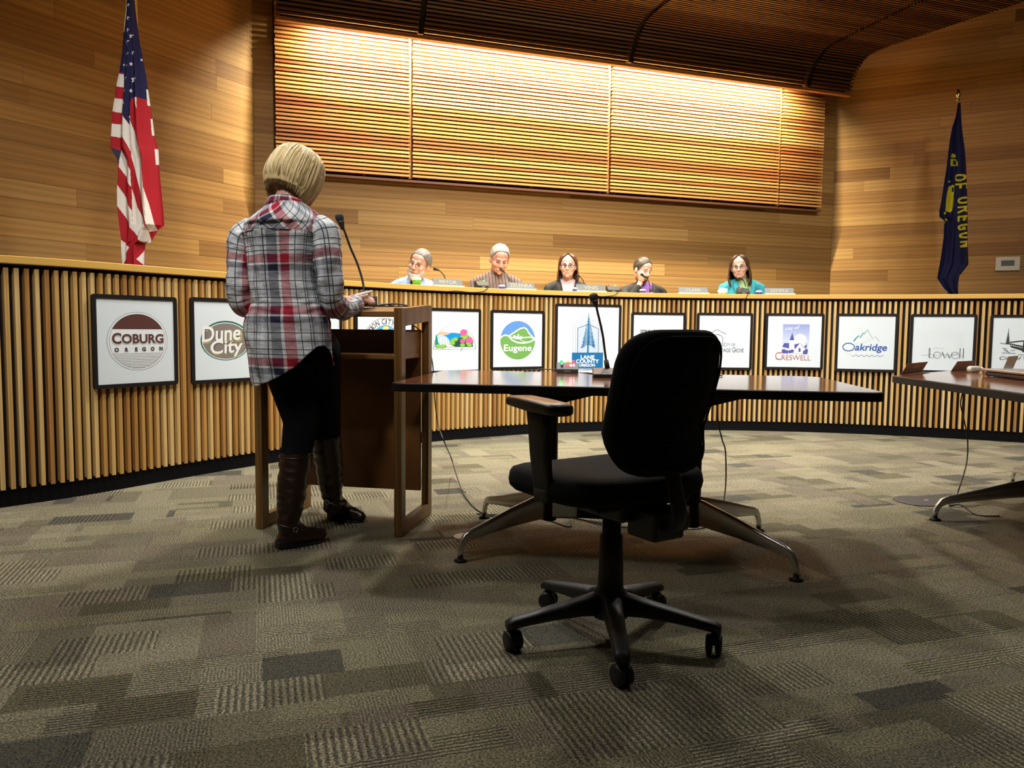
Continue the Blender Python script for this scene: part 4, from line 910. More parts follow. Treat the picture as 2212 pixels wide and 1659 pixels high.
# ================================================================ people
def cap_prim(mb, p0, r0, p1, r1, seg=16):
    p0, p1 = Vector(p0), Vector(p1); d = p1 - p0; L = max(d.length, 1e-6); d.normalize(); P = []; R = []
    for k in range(6): a = math.pi / 2 * (1 - k / 5); P.append(p0 - d * r0 * math.sin(a)); R.append(max(r0 * math.cos(a), 2e-4))
    P.append(p0.lerp(p1, .5)); R.append((r0 + r1) / 2)
    for k in range(6): a = math.pi / 2 * k / 5; P.append(p1 + d * r1 * math.sin(a)); R.append(max(r1 * math.cos(a), 2e-4))
    mb.tube(P, R, seg)
def blob(name, prims, voxel, mats, parent, smooth=4, deform=None, keep=None, mat_of=None, solid=0, loc=None):
    mb = MB()
    for q in prims:
        if q[0] == 'c': cap_prim(mb, q[1], q[2], q[3], q[4])
        else: mb.ell(q[1], q[2], 18, R=q[3] if len(q) > 3 else None)
    o = mb.build(name, mats[:1] if isinstance(mats, (list, tuple)) else mats)
    r = o.modifiers.new('r', 'REMESH'); r.mode = 'VOXEL'; r.voxel_size = voxel; r.adaptivity = 0
    if smooth: s_ = o.modifiers.new('s', 'SMOOTH'); s_.iterations = smooth; s_.factor = .5
    dg = bpy.context.evaluated_depsgraph_get(); me = bpy.data.meshes.new_from_object(o.evaluated_get(dg))
    bpy.data.objects.remove(o); me.name = name
    if deform:
        for v in me.vertices: v.co = deform(v.co.copy())
    if keep:
        bm = bmesh.new(); bm.from_mesh(me); dl_ = [f for f in bm.faces if not keep(f.calc_center_median(), f.normal)]
        bmesh.ops.delete(bm, geom=dl_, context='FACES'); bm.to_mesh(me); bm.free()
    me.materials.clear()
    for m in (mats if isinstance(mats, (list, tuple)) else [mats]): me.materials.append(m)
    for p in me.polygons:
        p.use_smooth = True; p.material_index = mat_of(p.center) if mat_of else 0
    ob = link(bpy.data.objects.new(name, me), parent)
    if solid: m = ob.modifiers.new('thick', 'SOLIDIFY'); m.thickness = solid; m.offset = 0
    return ob
def skinmat(name, c, c2):
    m, nt, b = newmat(name); tc = nt.nodes.new('ShaderNodeTexCoord'); n = nt.nodes.new('ShaderNodeTexNoise'); n.inputs['Scale'].default_value = 22
    nt.links.new(tc.outputs['Object'], n.inputs['Vector']); nt.links.new(mixc(nt, n.outputs['Fac'], c, c2), b.inputs['Base Color'])
    b.inputs['Roughness'].default_value = .5; b.inputs['Subsurface Weight'].default_value = .12; b.inputs['Subsurface Radius'].default_value = (.01, .004, .002); return m
def hairmat(name, cols, sc_=70):
    m, nt, b = newmat(name); uv = nt.nodes.new('ShaderNodeUVMap'); uv.uv_map = 'UVMap'; mp = nt.nodes.new('ShaderNodeMapping'); mp.inputs['Scale'].default_value = (sc_, 3, 1)
    nt.links.new(uv.outputs[0], mp.inputs[0]); n = nt.nodes.new('ShaderNodeTexNoise'); n.inputs['Scale'].default_value = 1; n.inputs['Detail'].default_value = 4
    nt.links.new(mp.outputs[0], n.inputs['Vector']); geo = nt.nodes.new('ShaderNodeNewGeometry')
    f = math_n(nt, 'ADD', math_n(nt, 'MULTIPLY', n.outputs['Fac'], .8), math_n(nt, 'MULTIPLY', geo.outputs['Random Per Island'], .3))
    nt.links.new(ramp(nt, f, [(.30 + .5 * i / (len(cols) - 1), c) for i, c in enumerate(cols)]), b.inputs['Base Color'])
    b.inputs['Roughness'].default_value = .42; b.inputs['Specular IOR Level'].default_value = .45
    bp = nt.nodes.new('ShaderNodeBump'); bp.inputs['Strength'].default_value = .5; bp.inputs['Distance'].default_value = .003; nt.links.new(n.outputs['Fac'], bp.inputs['Height']); nt.links.new(bp.outputs[0], b.inputs['Normal']); return m
SKIN = skinmat('skin_pink', (.56, .31, .235), (.63, .37, .29)); SKIN2 = skinmat('skin_ruddy', (.58, .29, .215), (.62, .34, .265)); SKIN3 = skinmat('skin_pale', (.62, .38, .30), (.68, .44, .36))
M_EYE = mat('eye_white', (.75, .72, .68), .2); M_IRIS = mat('iris_dark', (.03, .035, .04), .2); M_LIP = mat('lip', (.42, .13, .11), .45); M_DARKLINE = mat('lash_brown', (.06, .03, .02), .6)
H_GREY = hairmat('hair_grey', [(.07, .065, .058), (.15, .14, .125), (.25, .24, .22)]); H_WHITE = hairmat('hair_white', [(.17, .16, .145), (.28, .265, .245), (.40, .385, .36)])
H_BROWN = hairmat('hair_brown', [(.035, .014, .007), (.085, .032, .015), (.16, .065, .03)]); H_DBROWN = hairmat('hair_dark_brown', [(.022, .012, .008), (.055, .028, .016), (.10, .05, .028)]); H_DGREY = hairmat('hair_dark_grey', [(.022, .017, .014), (.05, .04, .033), (.09, .075, .062)])
B_WHITE = mat('white_beard', (.46, .44, .40), .8, var=.25, vscale=120, bump=.8, bscale=300)
H_BLOND = hairmat('hair_blond', [(.15, .085, .028), (.46, .32, .13), (.74, .58, .30), (.90, .80, .56)], 60)
HEADP = [('e', (0, .015, .035), (.079, .096, .086)), ('e', (0, -.016, -.025), (.069, .072, .077)), ('e', (0, -.032, -.073), (.053, .050, .037)), ('e', (0, -.070, -.098), (.020, .015, .015)),
         ('c', (-.036, -.080, .022), .010, (.036, -.080, .022), .010), ('c', (0, -.084, .016), .0085, (0, -.103, -.028), .0120), ('e', (-.011, -.098, -.034), (.009, .010, .007)), ('e', (.011, -.098, -.034), (.009, .010, .007)),
         ('e', (-.038, -.058, -.026), (.024, .026, .024)), ('e', (.038, -.058, -.026), (.024, .026, .024)), ('c', (-.019, -.083, -.059), .0055, (.019, -.083, -.059), .0055), ('c', (-.016, -.083, -.070), .0065, (.016, -.083, -.070), .0065),
         ('e', (-.079, .008, -.010), (.009, .019, .031), Matrix.Rotation(.25, 3, 'X')), ('e', (.079, .008, -.010), (.009, .019, .031), Matrix.Rotation(.25, 3, 'X')), ('e', (0, -.052, .055), (.055, .034, .040))]
def head_deform(co):
    for sx in (-1, 1):
        d2 = ((co.x - sx * .031) / .016) ** 2 + ((co.z - .002) / .011) ** 2
        if co.y < -.04: co.y += .009 * math.exp(-d2)
        # nose sides, mouth corners
        d2 = ((co.x - sx * .026) / .008) ** 2 + ((co.z + .062) / .008) ** 2
        if co.y < -.04: co.y += .003 * math.exp(-d2)
    return co
def curtain(name, rows, m, parent, gap, n=72, amp=.004, solid=.006, seed=0, M=None, freq=22):
    """hair falling from the crown: rows (z, rx, ry, cy); open in front by 'gap' degrees either side, which may change by row"""
    s = MB(); rings = []
    for i, (z, rx, ry, cy, g) in enumerate(rows):
        R = []
        for k in range(n):
            t = lerp(g, 360 - g, k / (n - 1)) * math.pi / 180     # 0 = face direction (-Y)
            nz = mnoise.noise(Vector((k * freq / n, z * 6, seed))) * amp + mnoise.noise(Vector((k * freq * 2.6 / n, z * 9, seed + 5))) * amp * .6
            w = min(1, i / 2)
            p = Vector(((rx + nz * w) * math.sin(t), cy - (ry + nz * w) * math.cos(t), z + mnoise.noise(Vector((k * freq / n, 3, seed))) * amp * 2 * (i / (len(rows) - 1)) ** 2))
            R.append(M @ p if M is not None else p)
        rings.append(R)
    s.loft(rings, 0, True, cap=False, wrap=False)
    o = s.build(name, m, parent); md = o.modifiers.new('thick', 'SOLIDIFY'); md.thickness = solid; md.offset = 0; sb = o.modifiers.new('sub', 'SUBSURF'); sb.levels = 1; sb.render_levels = 1
    return o
def resample(rows, k=3):
    out = []
    for a, b_ in zip(rows[:-1], rows[1:]):
        for i in range(k): out.append(tuple(lerp(p, q, i / k) for p, q in zip(a, b_)))
    return out + [rows[-1]]

def person_seated(label, head_px, Y, scale, yaw, pitch, roll, skin, top, hair, shoulders, neck_len=.155, lean=(0, 0, 0), down=False, glasses=None, beard=None, name='person', torso_yaw=0, jacket=None, shirt=None, wshould=.20, tie=False, hand_face=False, stripes=None, lipc=M_LIP, drop=.15):
    """head_px: pixel of the middle of the head; everything is built in metres round that point"""
    H = at(*head_px, Y); root = thing(name, label, 'person', (H.x, H.y + .05, .33))
    O = -Vector(root.location)
    Rh = Euler((math.radians(pitch), math.radians(roll), math.radians(yaw)), 'XYZ').to_matrix(); Rh = Matrix.Rotation(math.radians(yaw), 3, 'Z') @ Matrix.Rotation(math.radians(roll), 3, 'Y') @ Matrix.Rotation(math.radians(pitch), 3, 'X')
    HL = H + O; hp = lambda p: HL + Rh @ (Vector(p) * scale)
    MH = Matrix.Translation(HL) @ (Rh.to_4x4() @ Matrix.Scale(scale, 4))
    cx, cy = shoulders; sy = Matrix.Rotation(math.radians(torso_yaw), 3, 'Z')
    SC = Vector((cx, cy, 0)) + O + Vector((0, 0, 0)); zs = H.z - drop     # shoulder height
    SC.z = zs - .33
    tp = lambda x, y, z: SC + sy @ Vector((x, y, z))
    prims = []
    for q in HEADP:
        if q[0] == 'c': prims.append(('c', hp(q[1]), q[2] * scale, hp(q[3]), q[4] * scale))
        else: prims.append(('e', hp(q[1]), tuple(v * scale for v in q[2]), Rh @ (q[3] if len(q) > 3 else Matrix.Identity(3))))
    nb = tp(0, .015, .035)
    prims += [('c', hp((0, .022, -.055)), .052 * scale, nb, .058), ('c', nb, .055, tp(0, 0, -.06), .085)]
    w = wshould; pel = tp(0, .03, -.50); floor_z = 0.0
    prims += [('c', tp(-w * .75, 0, -.055), .040, tp(0, 0, -.02), .052), ('c', tp(w * .75, 0, -.055), .040, tp(0, 0, -.02), .052), ('e', tp(0, 0, -.19), (w * .80, .105, .20)), ('e', tp(0, .01, -.40), (w * .72, .11, .16))]
    hands = []
    for sg in (-1, 1):
        sh = tp(sg * w * .94, .0, -.075)
        if hand_face and sg < 0: el = tp(sg * (w + .02), -.20, -.22); wr = hp((-.055, -.085, -.115))
        else: el = tp(sg * (w + .045), -.05, -.30); wr = tp(sg * w * .6, -.20, -.34)
        prims += [('c', sh, .040, el, .036), ('c', el, .038, wr, .026)]
        if hand_face and sg < 0:
            # loose fist resting on the cheek: palm and curled fingers
            pc = hp((-.060, -.078, -.055)); prims += [('c', wr, .024, pc, .026), ('e', pc, (.030, .026, .034))]
            for k in range(4):
                a = hp((-.078 + .006 * k, -.075 - .004 * k, -.030 - .018 * k)); b_ = hp((-.092 + .004 * k, -.098, -.032 - .018 * k)); c = hp((-.066 + .006 * k, -.112, -.034 - .017 * k))
                prims += [('c', a, .0095, b_, .0095), ('c', b_, .009, c, .008)]
            prims += [('c', hp((-.045, -.095, -.075)), .011, hp((-.040, -.100, -.028)), .009)]
        else:
            pc = wr + sy @ Vector((-sg * .02, -.055, 0)); prims += [('c', wr, .024, pc, .028)]
            for k in range(4):
                a = pc + sy @ Vector(((k - 1.5) * .018, -.02, 0)); prims += [('c', a, .0095, a + sy @ Vector((0, -.045 - .008 * (k in (1, 2)), -.006)), .008)]
            prims += [('c', pc + sy @ Vector((-sg * .02, .02, 0)), .011, pc + sy @ Vector((-sg * .045, -.022, -.002)), .009)]
    hipz = .47 - .0; 
    for sg in (-1, 1):
        hip = Vector((pel.x + sg * .09, pel.y, hipz)); kn = Vector((hip.x + sg * .04, hip.y - .22, hipz)); an = Vector((kn.x, kn.y + .06, .08)); prims += [('c', hip, .085, kn, .058), ('c', kn, .055, an, .038), ('c', an - Vector((0, 0, .035)), .038, an + Vector((0, -.10, -.045)), .030)]
    prims += [('c', Vector((pel.x, pel.y, hipz + .02)), .11, tp(0, .01, -.40), .12)]
    inv = MH.inverted()
    def dfm(co):
        l = inv @ co
        if l.length < .16: l2 = head_deform(l.copy()); return MH @ l2
        return co
    blob('body', prims, .0065, [skin], root, 3, dfm)
    # garment over the upper body
    M_top = top
    gp = [('c', tp(-w * .80, 0, -.060), .052, tp(0, 0, -.015), .066), ('c', tp(w * .80, 0, -.060), .052, tp(0, 0, -.015), .066), ('e', tp(0, 0, -.19), (w * .88, .125, .22)), ('e', tp(0, .01, -.40), (w * .80, .13, .17)), ('c', tp(0, .012, .01), .064, tp(0, 0, -.08), .10),
          ('c', Vector((pel.x, pel.y, hipz + .04)), .12, tp(0, .01, -.40), .13)]
    for sg in (-1, 1):
        sh = tp(sg * w * .96, .0, -.075)
        if hand_face and sg < 0: el = tp(sg * (w + .02), -.20, -.22); wr = hp((-.055, -.085, -.115)); gp += [('c', sh, .052, el, .050), ('c', el, .054, el.lerp(wr, .72), .040)]
        else: el = tp(sg * (w + .045), -.05, -.30); wr = tp(sg * w * .6, -.20, -.34); gp += [('c', sh, .050, el, .046), ('c', el, .050, el.lerp(wr, .85), .038)]
    neckz = tp(0, 0, 0).z
    fold = lambda co: co + Vector((0, 0, 0)) + (co - tp(0, 0, -.2)).normalized() * (mnoise.noise(co * 9) * .006 + mnoise.noise(co * 22) * .003)
    isy = sy.inverted()
    def loc_(c): return isy @ (c - SC)
    if jacket:
        blob('shirt', gp[:5] , .009, [shirt], root, 4, fold, keep=lambda c, n: loc_(c).z > -.42)
        def kp(c, n):
            l = loc_(c); return not (l.y < .02 and abs(l.x) < max(0, (l.z + .30) * .30) and l.z > -.30) and l.z < .045
        gp2 = [(q[0], q[1], q[2] + .007, q[3], q[4] + .007) if q[0] == 'c' else (q[0], q[1], tuple(v + .010 for v in q[2])) for q in gp]
        blob('jacket', gp2, .009, [jacket], root, 4, fold, keep=kp, solid=.006)
        for sg in (-1, 1):      # lapels
            s = MB(); P = [tp(sg * .078, -.045, .035), tp(sg * .062, -.105, -.04), tp(sg * .030, -.142, -.20), tp(sg * .004, -.150, -.30)]
            Q = [tp(sg * .105, -.035, .02), tp(sg * .118, -.100, -.06), tp(sg * .085, -.142, -.16), tp(sg * .012, -.155, -.30)]
            rr = [[a, b_, b_ + Vector((0, .006, 0)), a + Vector((0, .006, 0))] for a, b_ in zip(smoothcurve(P, 5), smoothcurve(Q, 5))]; s.loft(rr, 0, True); s.build('lapel', jacket, root)
        colm = shirt
    else:
        blob('shirt', gp, .009, [top], root, 4, fold, keep=lambda c, n: loc_(c).z < .055); colm = top
    # collar: two folded flaps round the neck
    if beard != 'cardigan':
        for sg in (-1, 1):
            s = MB(); rr = []
            for k in range(9):
                t = k / 8 * math.pi; r0 = .060; dz = -.030 * (k / 8) ** 1.0 if False else 0
                a = tp(sg * r0 * math.sin(t * .98 + .02), .020 + r0 * 1.0 * math.cos(t), .062 - .040 * (1 - math.cos(t)) / 2); b_ = tp(sg * (r0 + .022) * math.sin(t * .93 + .02), .022 + (r0 + .028) * math.cos(t), .030 - .058 * (1 - math.cos(t)) / 2)
                rr.append([a, b_, b_ + Vector((0, 0, -.003)), a + Vector((0, 0, -.003))])
            s.loft(rr, 0, True); s.build('collar', colm, root)
    if tie:
        s = MB(); s.loft([[tp(x, y, z) for x, y in ((-w_, -d_), (w_, -d_), (w_, -d_ + .012), (-w_, -d_ + .012))] for z, w_, d_ in ((.00, .014, .075), (-.03, .018, .098), (-.05, .012, .112), (-.16, .030, .142), (-.34, .042, .150))], 0, True); s.build('necktie', mat('dark_tie', (.012, .012, .02), .5), root)
    # trousers
    tr = []
    for sg in (-1, 1):
        hip = Vector((pel.x + sg * .09, pel.y, hipz)); kn = Vector((hip.x + sg * .04, hip.y - .22, hipz)); an = Vector((kn.x, kn.y + .06, .08)); tr += [('c', hip, .094, kn, .068), ('c', kn, .066, an + Vector((0, 0, .02)), .055)]
    blob('trousers', tr + [('c', Vector((pel.x - .06, pel.y, hipz)), .10, Vector((pel.x + .06, pel.y, hipz)), .10)], .014, [mat('dark_trousers', (.02, .02, .025), .8)], root, 3)
    # face
    for sg in (-1, 1):
        if not down:
            s = MB(); s.ell((sg * .031, -.0735, .002), (.0120, .009, .0066), 14); o = s.build('eye', M_EYE, root); o.matrix_basis = MH
            s = MB(); s.ell((sg * .031 + .002, -.0822, .002), (.0050, .003, .0052), 12); q = s.build('iris', M_IRIS, o)
            s = MB(); s.tube([(sg * .018, -.0815, .006), (sg * .031, -.086, .0115), (sg * .045, -.0775, .006)], .0022, 6); s.build('upper_lid', M_DARKLINE, o)
        else:
            s = MB(); s.tube([(sg * .018, -.0805, .000), (sg * .031, -.0835, -.0045), (sg * .045, -.0755, .000)], .0024, 6); o = s.build('eyelid', M_DARKLINE, root); o.matrix_basis = MH
        s = MB(); s.tube([(sg * .014, -.0885, .0225), (sg * .030, -.0915, .029), (sg * .050, -.079, .0235)], [.0030, .0036, .0018], 6, flat=.8); o = s.build('eyebrow', hair['brow'], root); o.matrix_basis = MH
    s = MB(); s.tube([(-.022, -.0825, -.0655), (-.010, -.0895, -.0625), (0, -.0905, -.0635), (.010, -.0895, -.0625), (.022, -.0825, -.0655)], [.0015, .0032, .0036, .0032, .0015], 8); o = s.build('mouth', lipc, root); o.matrix_basis = MH
    if glasses:
        s = MB()
        for sg in (-1, 1):
            s.tube([(sg * .033 + .0215 * math.copysign(abs(math.cos(a)) ** .7, math.cos(a)), -.098, -.002 + .0155 * math.copysign(abs(math.sin(a)) ** .7, math.sin(a))) for a in np.linspace(0, 2 * math.pi, 21)[:-1]], glasses[1], 6, closed=True)
            s.tube([(sg * .054, -.096, .006), (sg * .073, -.060, .008), (sg * .080, .005, .004)], glasses[1], 6)
        s.tube([(-.012, -.098, .004), (0, -.104, .007), (.012, -.098, .004)], glasses[1], 6); o = s.build('glasses', glasses[0], root); o.matrix_basis = MH
    # hair
    kind = hair['kind']; hm = hair['mat']
    if kind == 'short':
        hl, side = hair.get('line', .070), hair.get('side', -.005); thick = hair.get('vol', .010)
        s = MB(); s.ell((0, .016, .036), (.077 + thick, .098 + thick, .090 + thick), 110)
        V = [Vector(v) for v in s.v]; U = []
        def keepv(c):
            c = c + Vector((0, 0, 1)) * (mnoise.noise(Vector((c.x * 90, c.y * 60, 3))) * .007)
            if c.y < -.012: ok = c.z > lerp(side + .02, hl, min(1, max(0, (-c.y - .012) / .05))) + abs(c.x) * hair.get('peak', -.15)
            else: ok = c.z > lerp(side, -.055, min(1, max(0, (c.y - .015) / .05)))
            if hair.get('bald'): ok = ok and not (c.z > .075 and c.y < .03 and abs(c.x) < .045)
            return ok
        s.v = [tuple(v + (v - Vector((0, .016, .036))).normalized() * (mnoise.noise(Vector((v.x * 60, v.y * 18, v.z * 18))) * .004)) for v in V]
        fs = [f for f in s.f if keepv(sum((V[i] for i in f), Vector()) / len(f))]
        s.f = fs; s.m = [0] * len(fs); s.sm = [True] * len(fs); s.uv = [[(math.atan2(V[i].x, V[i].y) / 6.28, V[i].z) for i in f] for f in fs]
        o = s.build('hair', hm, root); md = o.modifiers.new('thick', 'SOLIDIFY'); md.thickness = thick * 1.3; md.offset = -1; o.matrix_basis = MH
    else:
        rows = hair['rows']; o = curtain('hair', resample(rows, 3), hm, root, 0, seed=hair.get('seed', 1), amp=hair.get('amp', .005)); o.matrix_basis = MH
    if beard in ('full', 'goatee', 'moustache'):
        bm_ = hair['beard']; P = []
        if beard == 'full': P = [('e', (0, -.048, -.090), (.055, .050, .034)), ('e', (-.047, -.026, -.060), (.0245, .040, .045)), ('e', (.047, -.026, -.060), (.0245, .040, .045)), ('c', (-.026, -.084, -.056), .008, (.026, -.084, -.056), .008), ('e', (0, -.072, -.108), (.030, .026, .024))]
        elif beard == 'goatee': P = [('e', (0, -.074, -.092), (.022, .020, .024)), ('c', (-.024, -.083, -.054), .0065, (.024, -.083, -.054), .0065), ('c', (-.025, -.080, -.056), .006, (-.018, -.076, -.090), .008), ('c', (.025, -.080, -.056), .006, (.018, -.076, -.090), .008)]
        else: P = [('c', (0, -.094, -.052), .0085, (-.026, -.084, -.064), .006), ('c', (0, -.094, -.052), .0085, (.026, -.084, -.064), .006)]
        def bd(co): return co + Vector((mnoise.noise(co * 150), mnoise.noise(co * 150 + Vector((9, 0, 0))), mnoise.noise(co * 150 + Vector((0, 9, 0))))) * .0022
        def kb(c, n): return not (beard == 'full' and c.y < -.075 and abs(c.x) < .018 and -.074 < c.z < -.0605)
        o = blob('beard' if beard != 'moustache' else 'moustache', P, .004, [bm_], root, 2, bd, keep=kb); o.matrix_basis = MH
    return root

def stripe_mat(name, c1, c2, c3, per):
    m, nt, b = newmat(name); tc = nt.nodes.new('ShaderNodeTexCoord'); sp = nt.nodes.new('ShaderNodeSeparateXYZ'); nt.links.new(tc.outputs['Object'], sp.inputs[0])
    x = math_n(nt, 'ADD', sp.outputs[0], math_n(nt, 'MULTIPLY', sp.outputs[2], .12)); f = math_n(nt, 'FRACT', math_n(nt, 'DIVIDE', x, per))
    nt.links.new(ramp(nt, f, [(0, c1), (.40, c1), (.42, c2), (.60, c2), (.62, c3), (.82, c3), (.84, c2)], 'CONSTANT'), b.inputs['Base Color']); b.inputs['Roughness'].default_value = .85; return m
BLUE_SHIRT = mat('light_blue_shirt', (.33, .44, .74), .8, var=.06); STRIPED = stripe_mat('brown_striped_shirt', (.075, .045, .04), (.28, .22, .19), (.11, .06, .05), .030)
BLACKJ = mat('black_blazer', (.012, .011, .012), .75); PINKS = mat('pale_pink_shirt', (.66, .50, .52), .8); PURPLE = mat('purple_shirt', (.24, .09, .42), .75); TEALC = mat('teal_cardigan', (.035, .30, .36), .9, bump=.5, bscale=250, var=.1); GREENT = mat('green_top', (.35, .50, .22), .8)
WIRE = mat('glasses_metal', (.25, .2, .14), .3, .8); DARKG = mat('glasses_dark', (.05, .015, .015), .3)
def sX(px, Y): return (px - 1106) / 1665 * Y
person_seated('seated bearded grey haired man in glasses and light blue shirt, leftmost behind the dais', (906, 572), 6.78, 1.08, -16, 4, 17, SKIN, BLUE_SHIRT,
              dict(kind='short', mat=H_GREY, line=.090, side=-.005, vol=.008, brow=H_GREY, beard=B_WHITE), (sX(890, 6.78), 6.86), drop=.125, glasses=(WIRE, .0016), beard='full', wshould=.195, tie=True)
person_seated('seated white haired man with moustache and brown striped shirt, looking down', (1079, 561), 7.32, 1.10, 14, 22, 4, SKIN2, STRIPED,
              dict(kind='short', mat=H_WHITE, line=.096, side=-.002, vol=.009, brow=H_WHITE, beard=B_WHITE), (sX(1069, 7.4), 7.42), drop=.135, beard='moustache', down=True, wshould=.21)
LONG1 = [(.130, .002, .002, .012, 10), (.122, .048, .055, .012, 14), (.10, .076, .085, .014, 28), (.06, .090, .105, .016, 50), (.02, .095, .11, .018, 64), (-.03, .099, .108, .020, 70), (-.08, .106, .102, .022, 68), (-.115, .108, .098, .022, 62), (-.135, .096, .088, .022, 62)]
person_seated('seated reddish haired woman in dark glasses and black blazer behind the dais', (1227, 576), 7.72, 1.0, -8, 0, 0, SKIN3, BLACKJ,
              dict(kind='long', mat=H_BROWN, brow=H_BROWN, rows=LONG1, seed=3, amp=.009), (sX(1223, 7.8), 7.80), drop=.150, glasses=(DARKG, .0028), jacket=BLACKJ, shirt=PINKS, wshould=.185)
person_seated('seated man in black blazer and purple shirt resting his cheek on one hand', (1388, 584), 7.90, 1.02, 32, 16, 6, SKIN3, BLACKJ,
              dict(kind='short', mat=H_DGREY, line=.100, side=-.012, vol=.008, brow=H_DGREY, beard=H_DBROWN, peak=-.5), (sX(1387, 7.98), 8.0), drop=.150, jacket=BLACKJ, shirt=PURPLE, beard='goatee', down=True, hand_face=True, wshould=.205, torso_yaw=8)
LONG2 = [(.130, .002, .002, .012, 8), (.122, .048, .055, .012, 14), (.10, .076, .088, .014, 28), (.06, .091, .108, .016, 46), (.02, .098, .115, .018, 58), (-.04, .108, .115, .020, 60), (-.10, .116, .112, .020, 56), (-.16, .112, .108, .018, 48), (-.185, .106, .10, .018, 50)]
person_seated('seated long haired woman in glasses and teal cardigan, rightmost behind the dais', (1597, 578), 8.0, 1.02, -20, 3, -4, SKIN3, TEALC,
              dict(kind='long', mat=H_DBROWN, brow=H_DBROWN, rows=LONG2, seed=8, amp=.007), (sX(1601, 8.05), 8.08), drop=.140, glasses=(DARKG, .0020), jacket=TEALC, shirt=GREENT, wshould=.195)

# ---------------------------------------------------------------- the standing speaker, seen from behind
def plaid_mat():
    m, nt, b = newmat('plaid_flannel'); uv = nt.nodes.new('ShaderNodeUVMap'); uv.uv_map = 'UVMap'; sp = nt.nodes.new('ShaderNodeSeparateXYZ'); nt.links.new(uv.outputs[0], sp.inputs[0])
    W = (.76, .78, .82); G = (.50, .53, .58); NV = (.03, .035, .075); RD_ = (.52, .035, .06); WH = (.85, .85, .85); MR = (.40, .022, .055)
    def band(c, per, off, seq):
        f = math_n(nt, 'FRACT', math_n(nt, 'ADD', math_n(nt, 'DIVIDE', c, per), off)); return ramp(nt, f, seq, 'CONSTANT'), f
    u, _ = band(sp.outputs[0], .225, .0, [(0, G), (.10, NV), (.26, WH), (.31, RD_), (.50, W), (.56, W), (.80, G), (.92, W)])
    v, _ = band(sp.outputs[1], .220, .0, [(0, W), (.16, G), (.30, NV), (.42, WH), (.46, MR), (.62, W), (.84, G)])
    def lines(c, per, offs, wd):
        out = None
        for o_ in offs:
            f = math_n(nt, 'FRACT', math_n(nt, 'ADD', math_n(nt, 'DIVIDE', c, per), -o_)); l = math_n(nt, 'LESS_THAN', f, wd / per); out = l if out is None else math_n(nt, 'MAXIMUM', out, l)
        return out
    l1 = lines(sp.outputs[0], .225, (.05, .60, .78, .84), .0038); l2 = lines(sp.outputs[1], .220, (.10, .68, .78, .94), .0038)
    c = mixc(nt, .5, u, v); c = mixc(nt, .34, c, mixc(nt, 1.0, u, v, 'MULTIPLY'))
    c = mixc(nt, math_n(nt, 'MULTIPLY', math_n(nt, 'MAXIMUM', l1, l2), .9), c, (.02, .02, .03))
    n = nt.nodes.new('ShaderNodeTexNoise'); n.inputs['Scale'].default_value = 900; c = mixc(nt, 1.0, c, mixc(nt, n.outputs['Fac'], (.8, .8, .8), (1.1, 1.1, 1.1)), 'MULTIPLY')
    nt.links.new(c, b.inputs['Base Color']); b.inputs['Roughness'].default_value = .9; b.inputs['Specular IOR Level'].default_value = .15
    tc = nt.nodes.new('ShaderNodeTexCoord'); mp = nt.nodes.new('ShaderNodeMapping'); mp.inputs['Scale'].default_value = (9, 9, 22); nt.links.new(tc.outputs['Object'], mp.inputs[0])
    n2 = nt.nodes.new('ShaderNodeTexNoise'); n2.inputs['Scale'].default_value = 1; n2.inputs['Detail'].default_value = 3; nt.links.new(mp.outputs[0], n2.inputs['Vector'])
    bp = nt.nodes.new('ShaderNodeBump'); bp.inputs['Strength'].default_value = .7; bp.inputs['Distance'].default_value = .016; nt.links.new(n2.outputs['Fac'], bp.inputs['Height']); nt.links.new(bp.outputs[0], b.inputs['Normal'])
    return m
PLAID = plaid_mat()
WY = 3.38
lady = thing('person', 'standing blond woman in plaid shirt and brown boots, back turned, at the podium', 'person', (-.93, WY, 0)); LO = -Vector(lady.location)
A_ = lambda x, y, Y: at(x, y, Y) + LO
hc = A_(641, 388, 3.44); HR = Matrix.Rotation(math.radians(150), 3, 'Z') @ Matrix.Rotation(math.radians(-6), 3, 'Y') @ Matrix.Rotation(math.radians(24), 3, 'X'); HM = Matrix.Translation(hc) @ HR.to_4x4()
hq = lambda p: hc + HR @ Vector(p)
prims = [('c', hq(q[1]), q[2], hq(q[3]), q[4]) if q[0] == 'c' else ('e', hq(q[1]), q[2], HR @ (q[3] if len(q) > 3 else Matrix.Identity(3))) for q in HEADP]
nk = A_(622, 462, 3.38); prims += [('c', hq((0, .03, -.04)), .052, nk, .058)]
shL, shR = A_(528, 508, 3.46), A_(697, 500, 3.32); elL, elR = A_(518, 645, 3.47), A_(716, 655, 3.33); wrL, wrR = A_(600, 675, 3.68), A_(771, 654, 3.62)
hpL, hpR = A_(612, 758, 3.42), A_(682, 758, 3.40); knL, knR = A_(650, 905, 3.44), A_(700, 905, 3.58)
heelL = onz(603, 1185, 0) + LO; toeL = onz(700, 1168, 0) + LO; anL = Vector((heelL.x + .03, heelL.y + .03, .095)); heelR = onz(716, 1120, 0) + LO; toeR = onz(785, 1129, 0) + LO; anR = A_(718, 1075, 3.66)
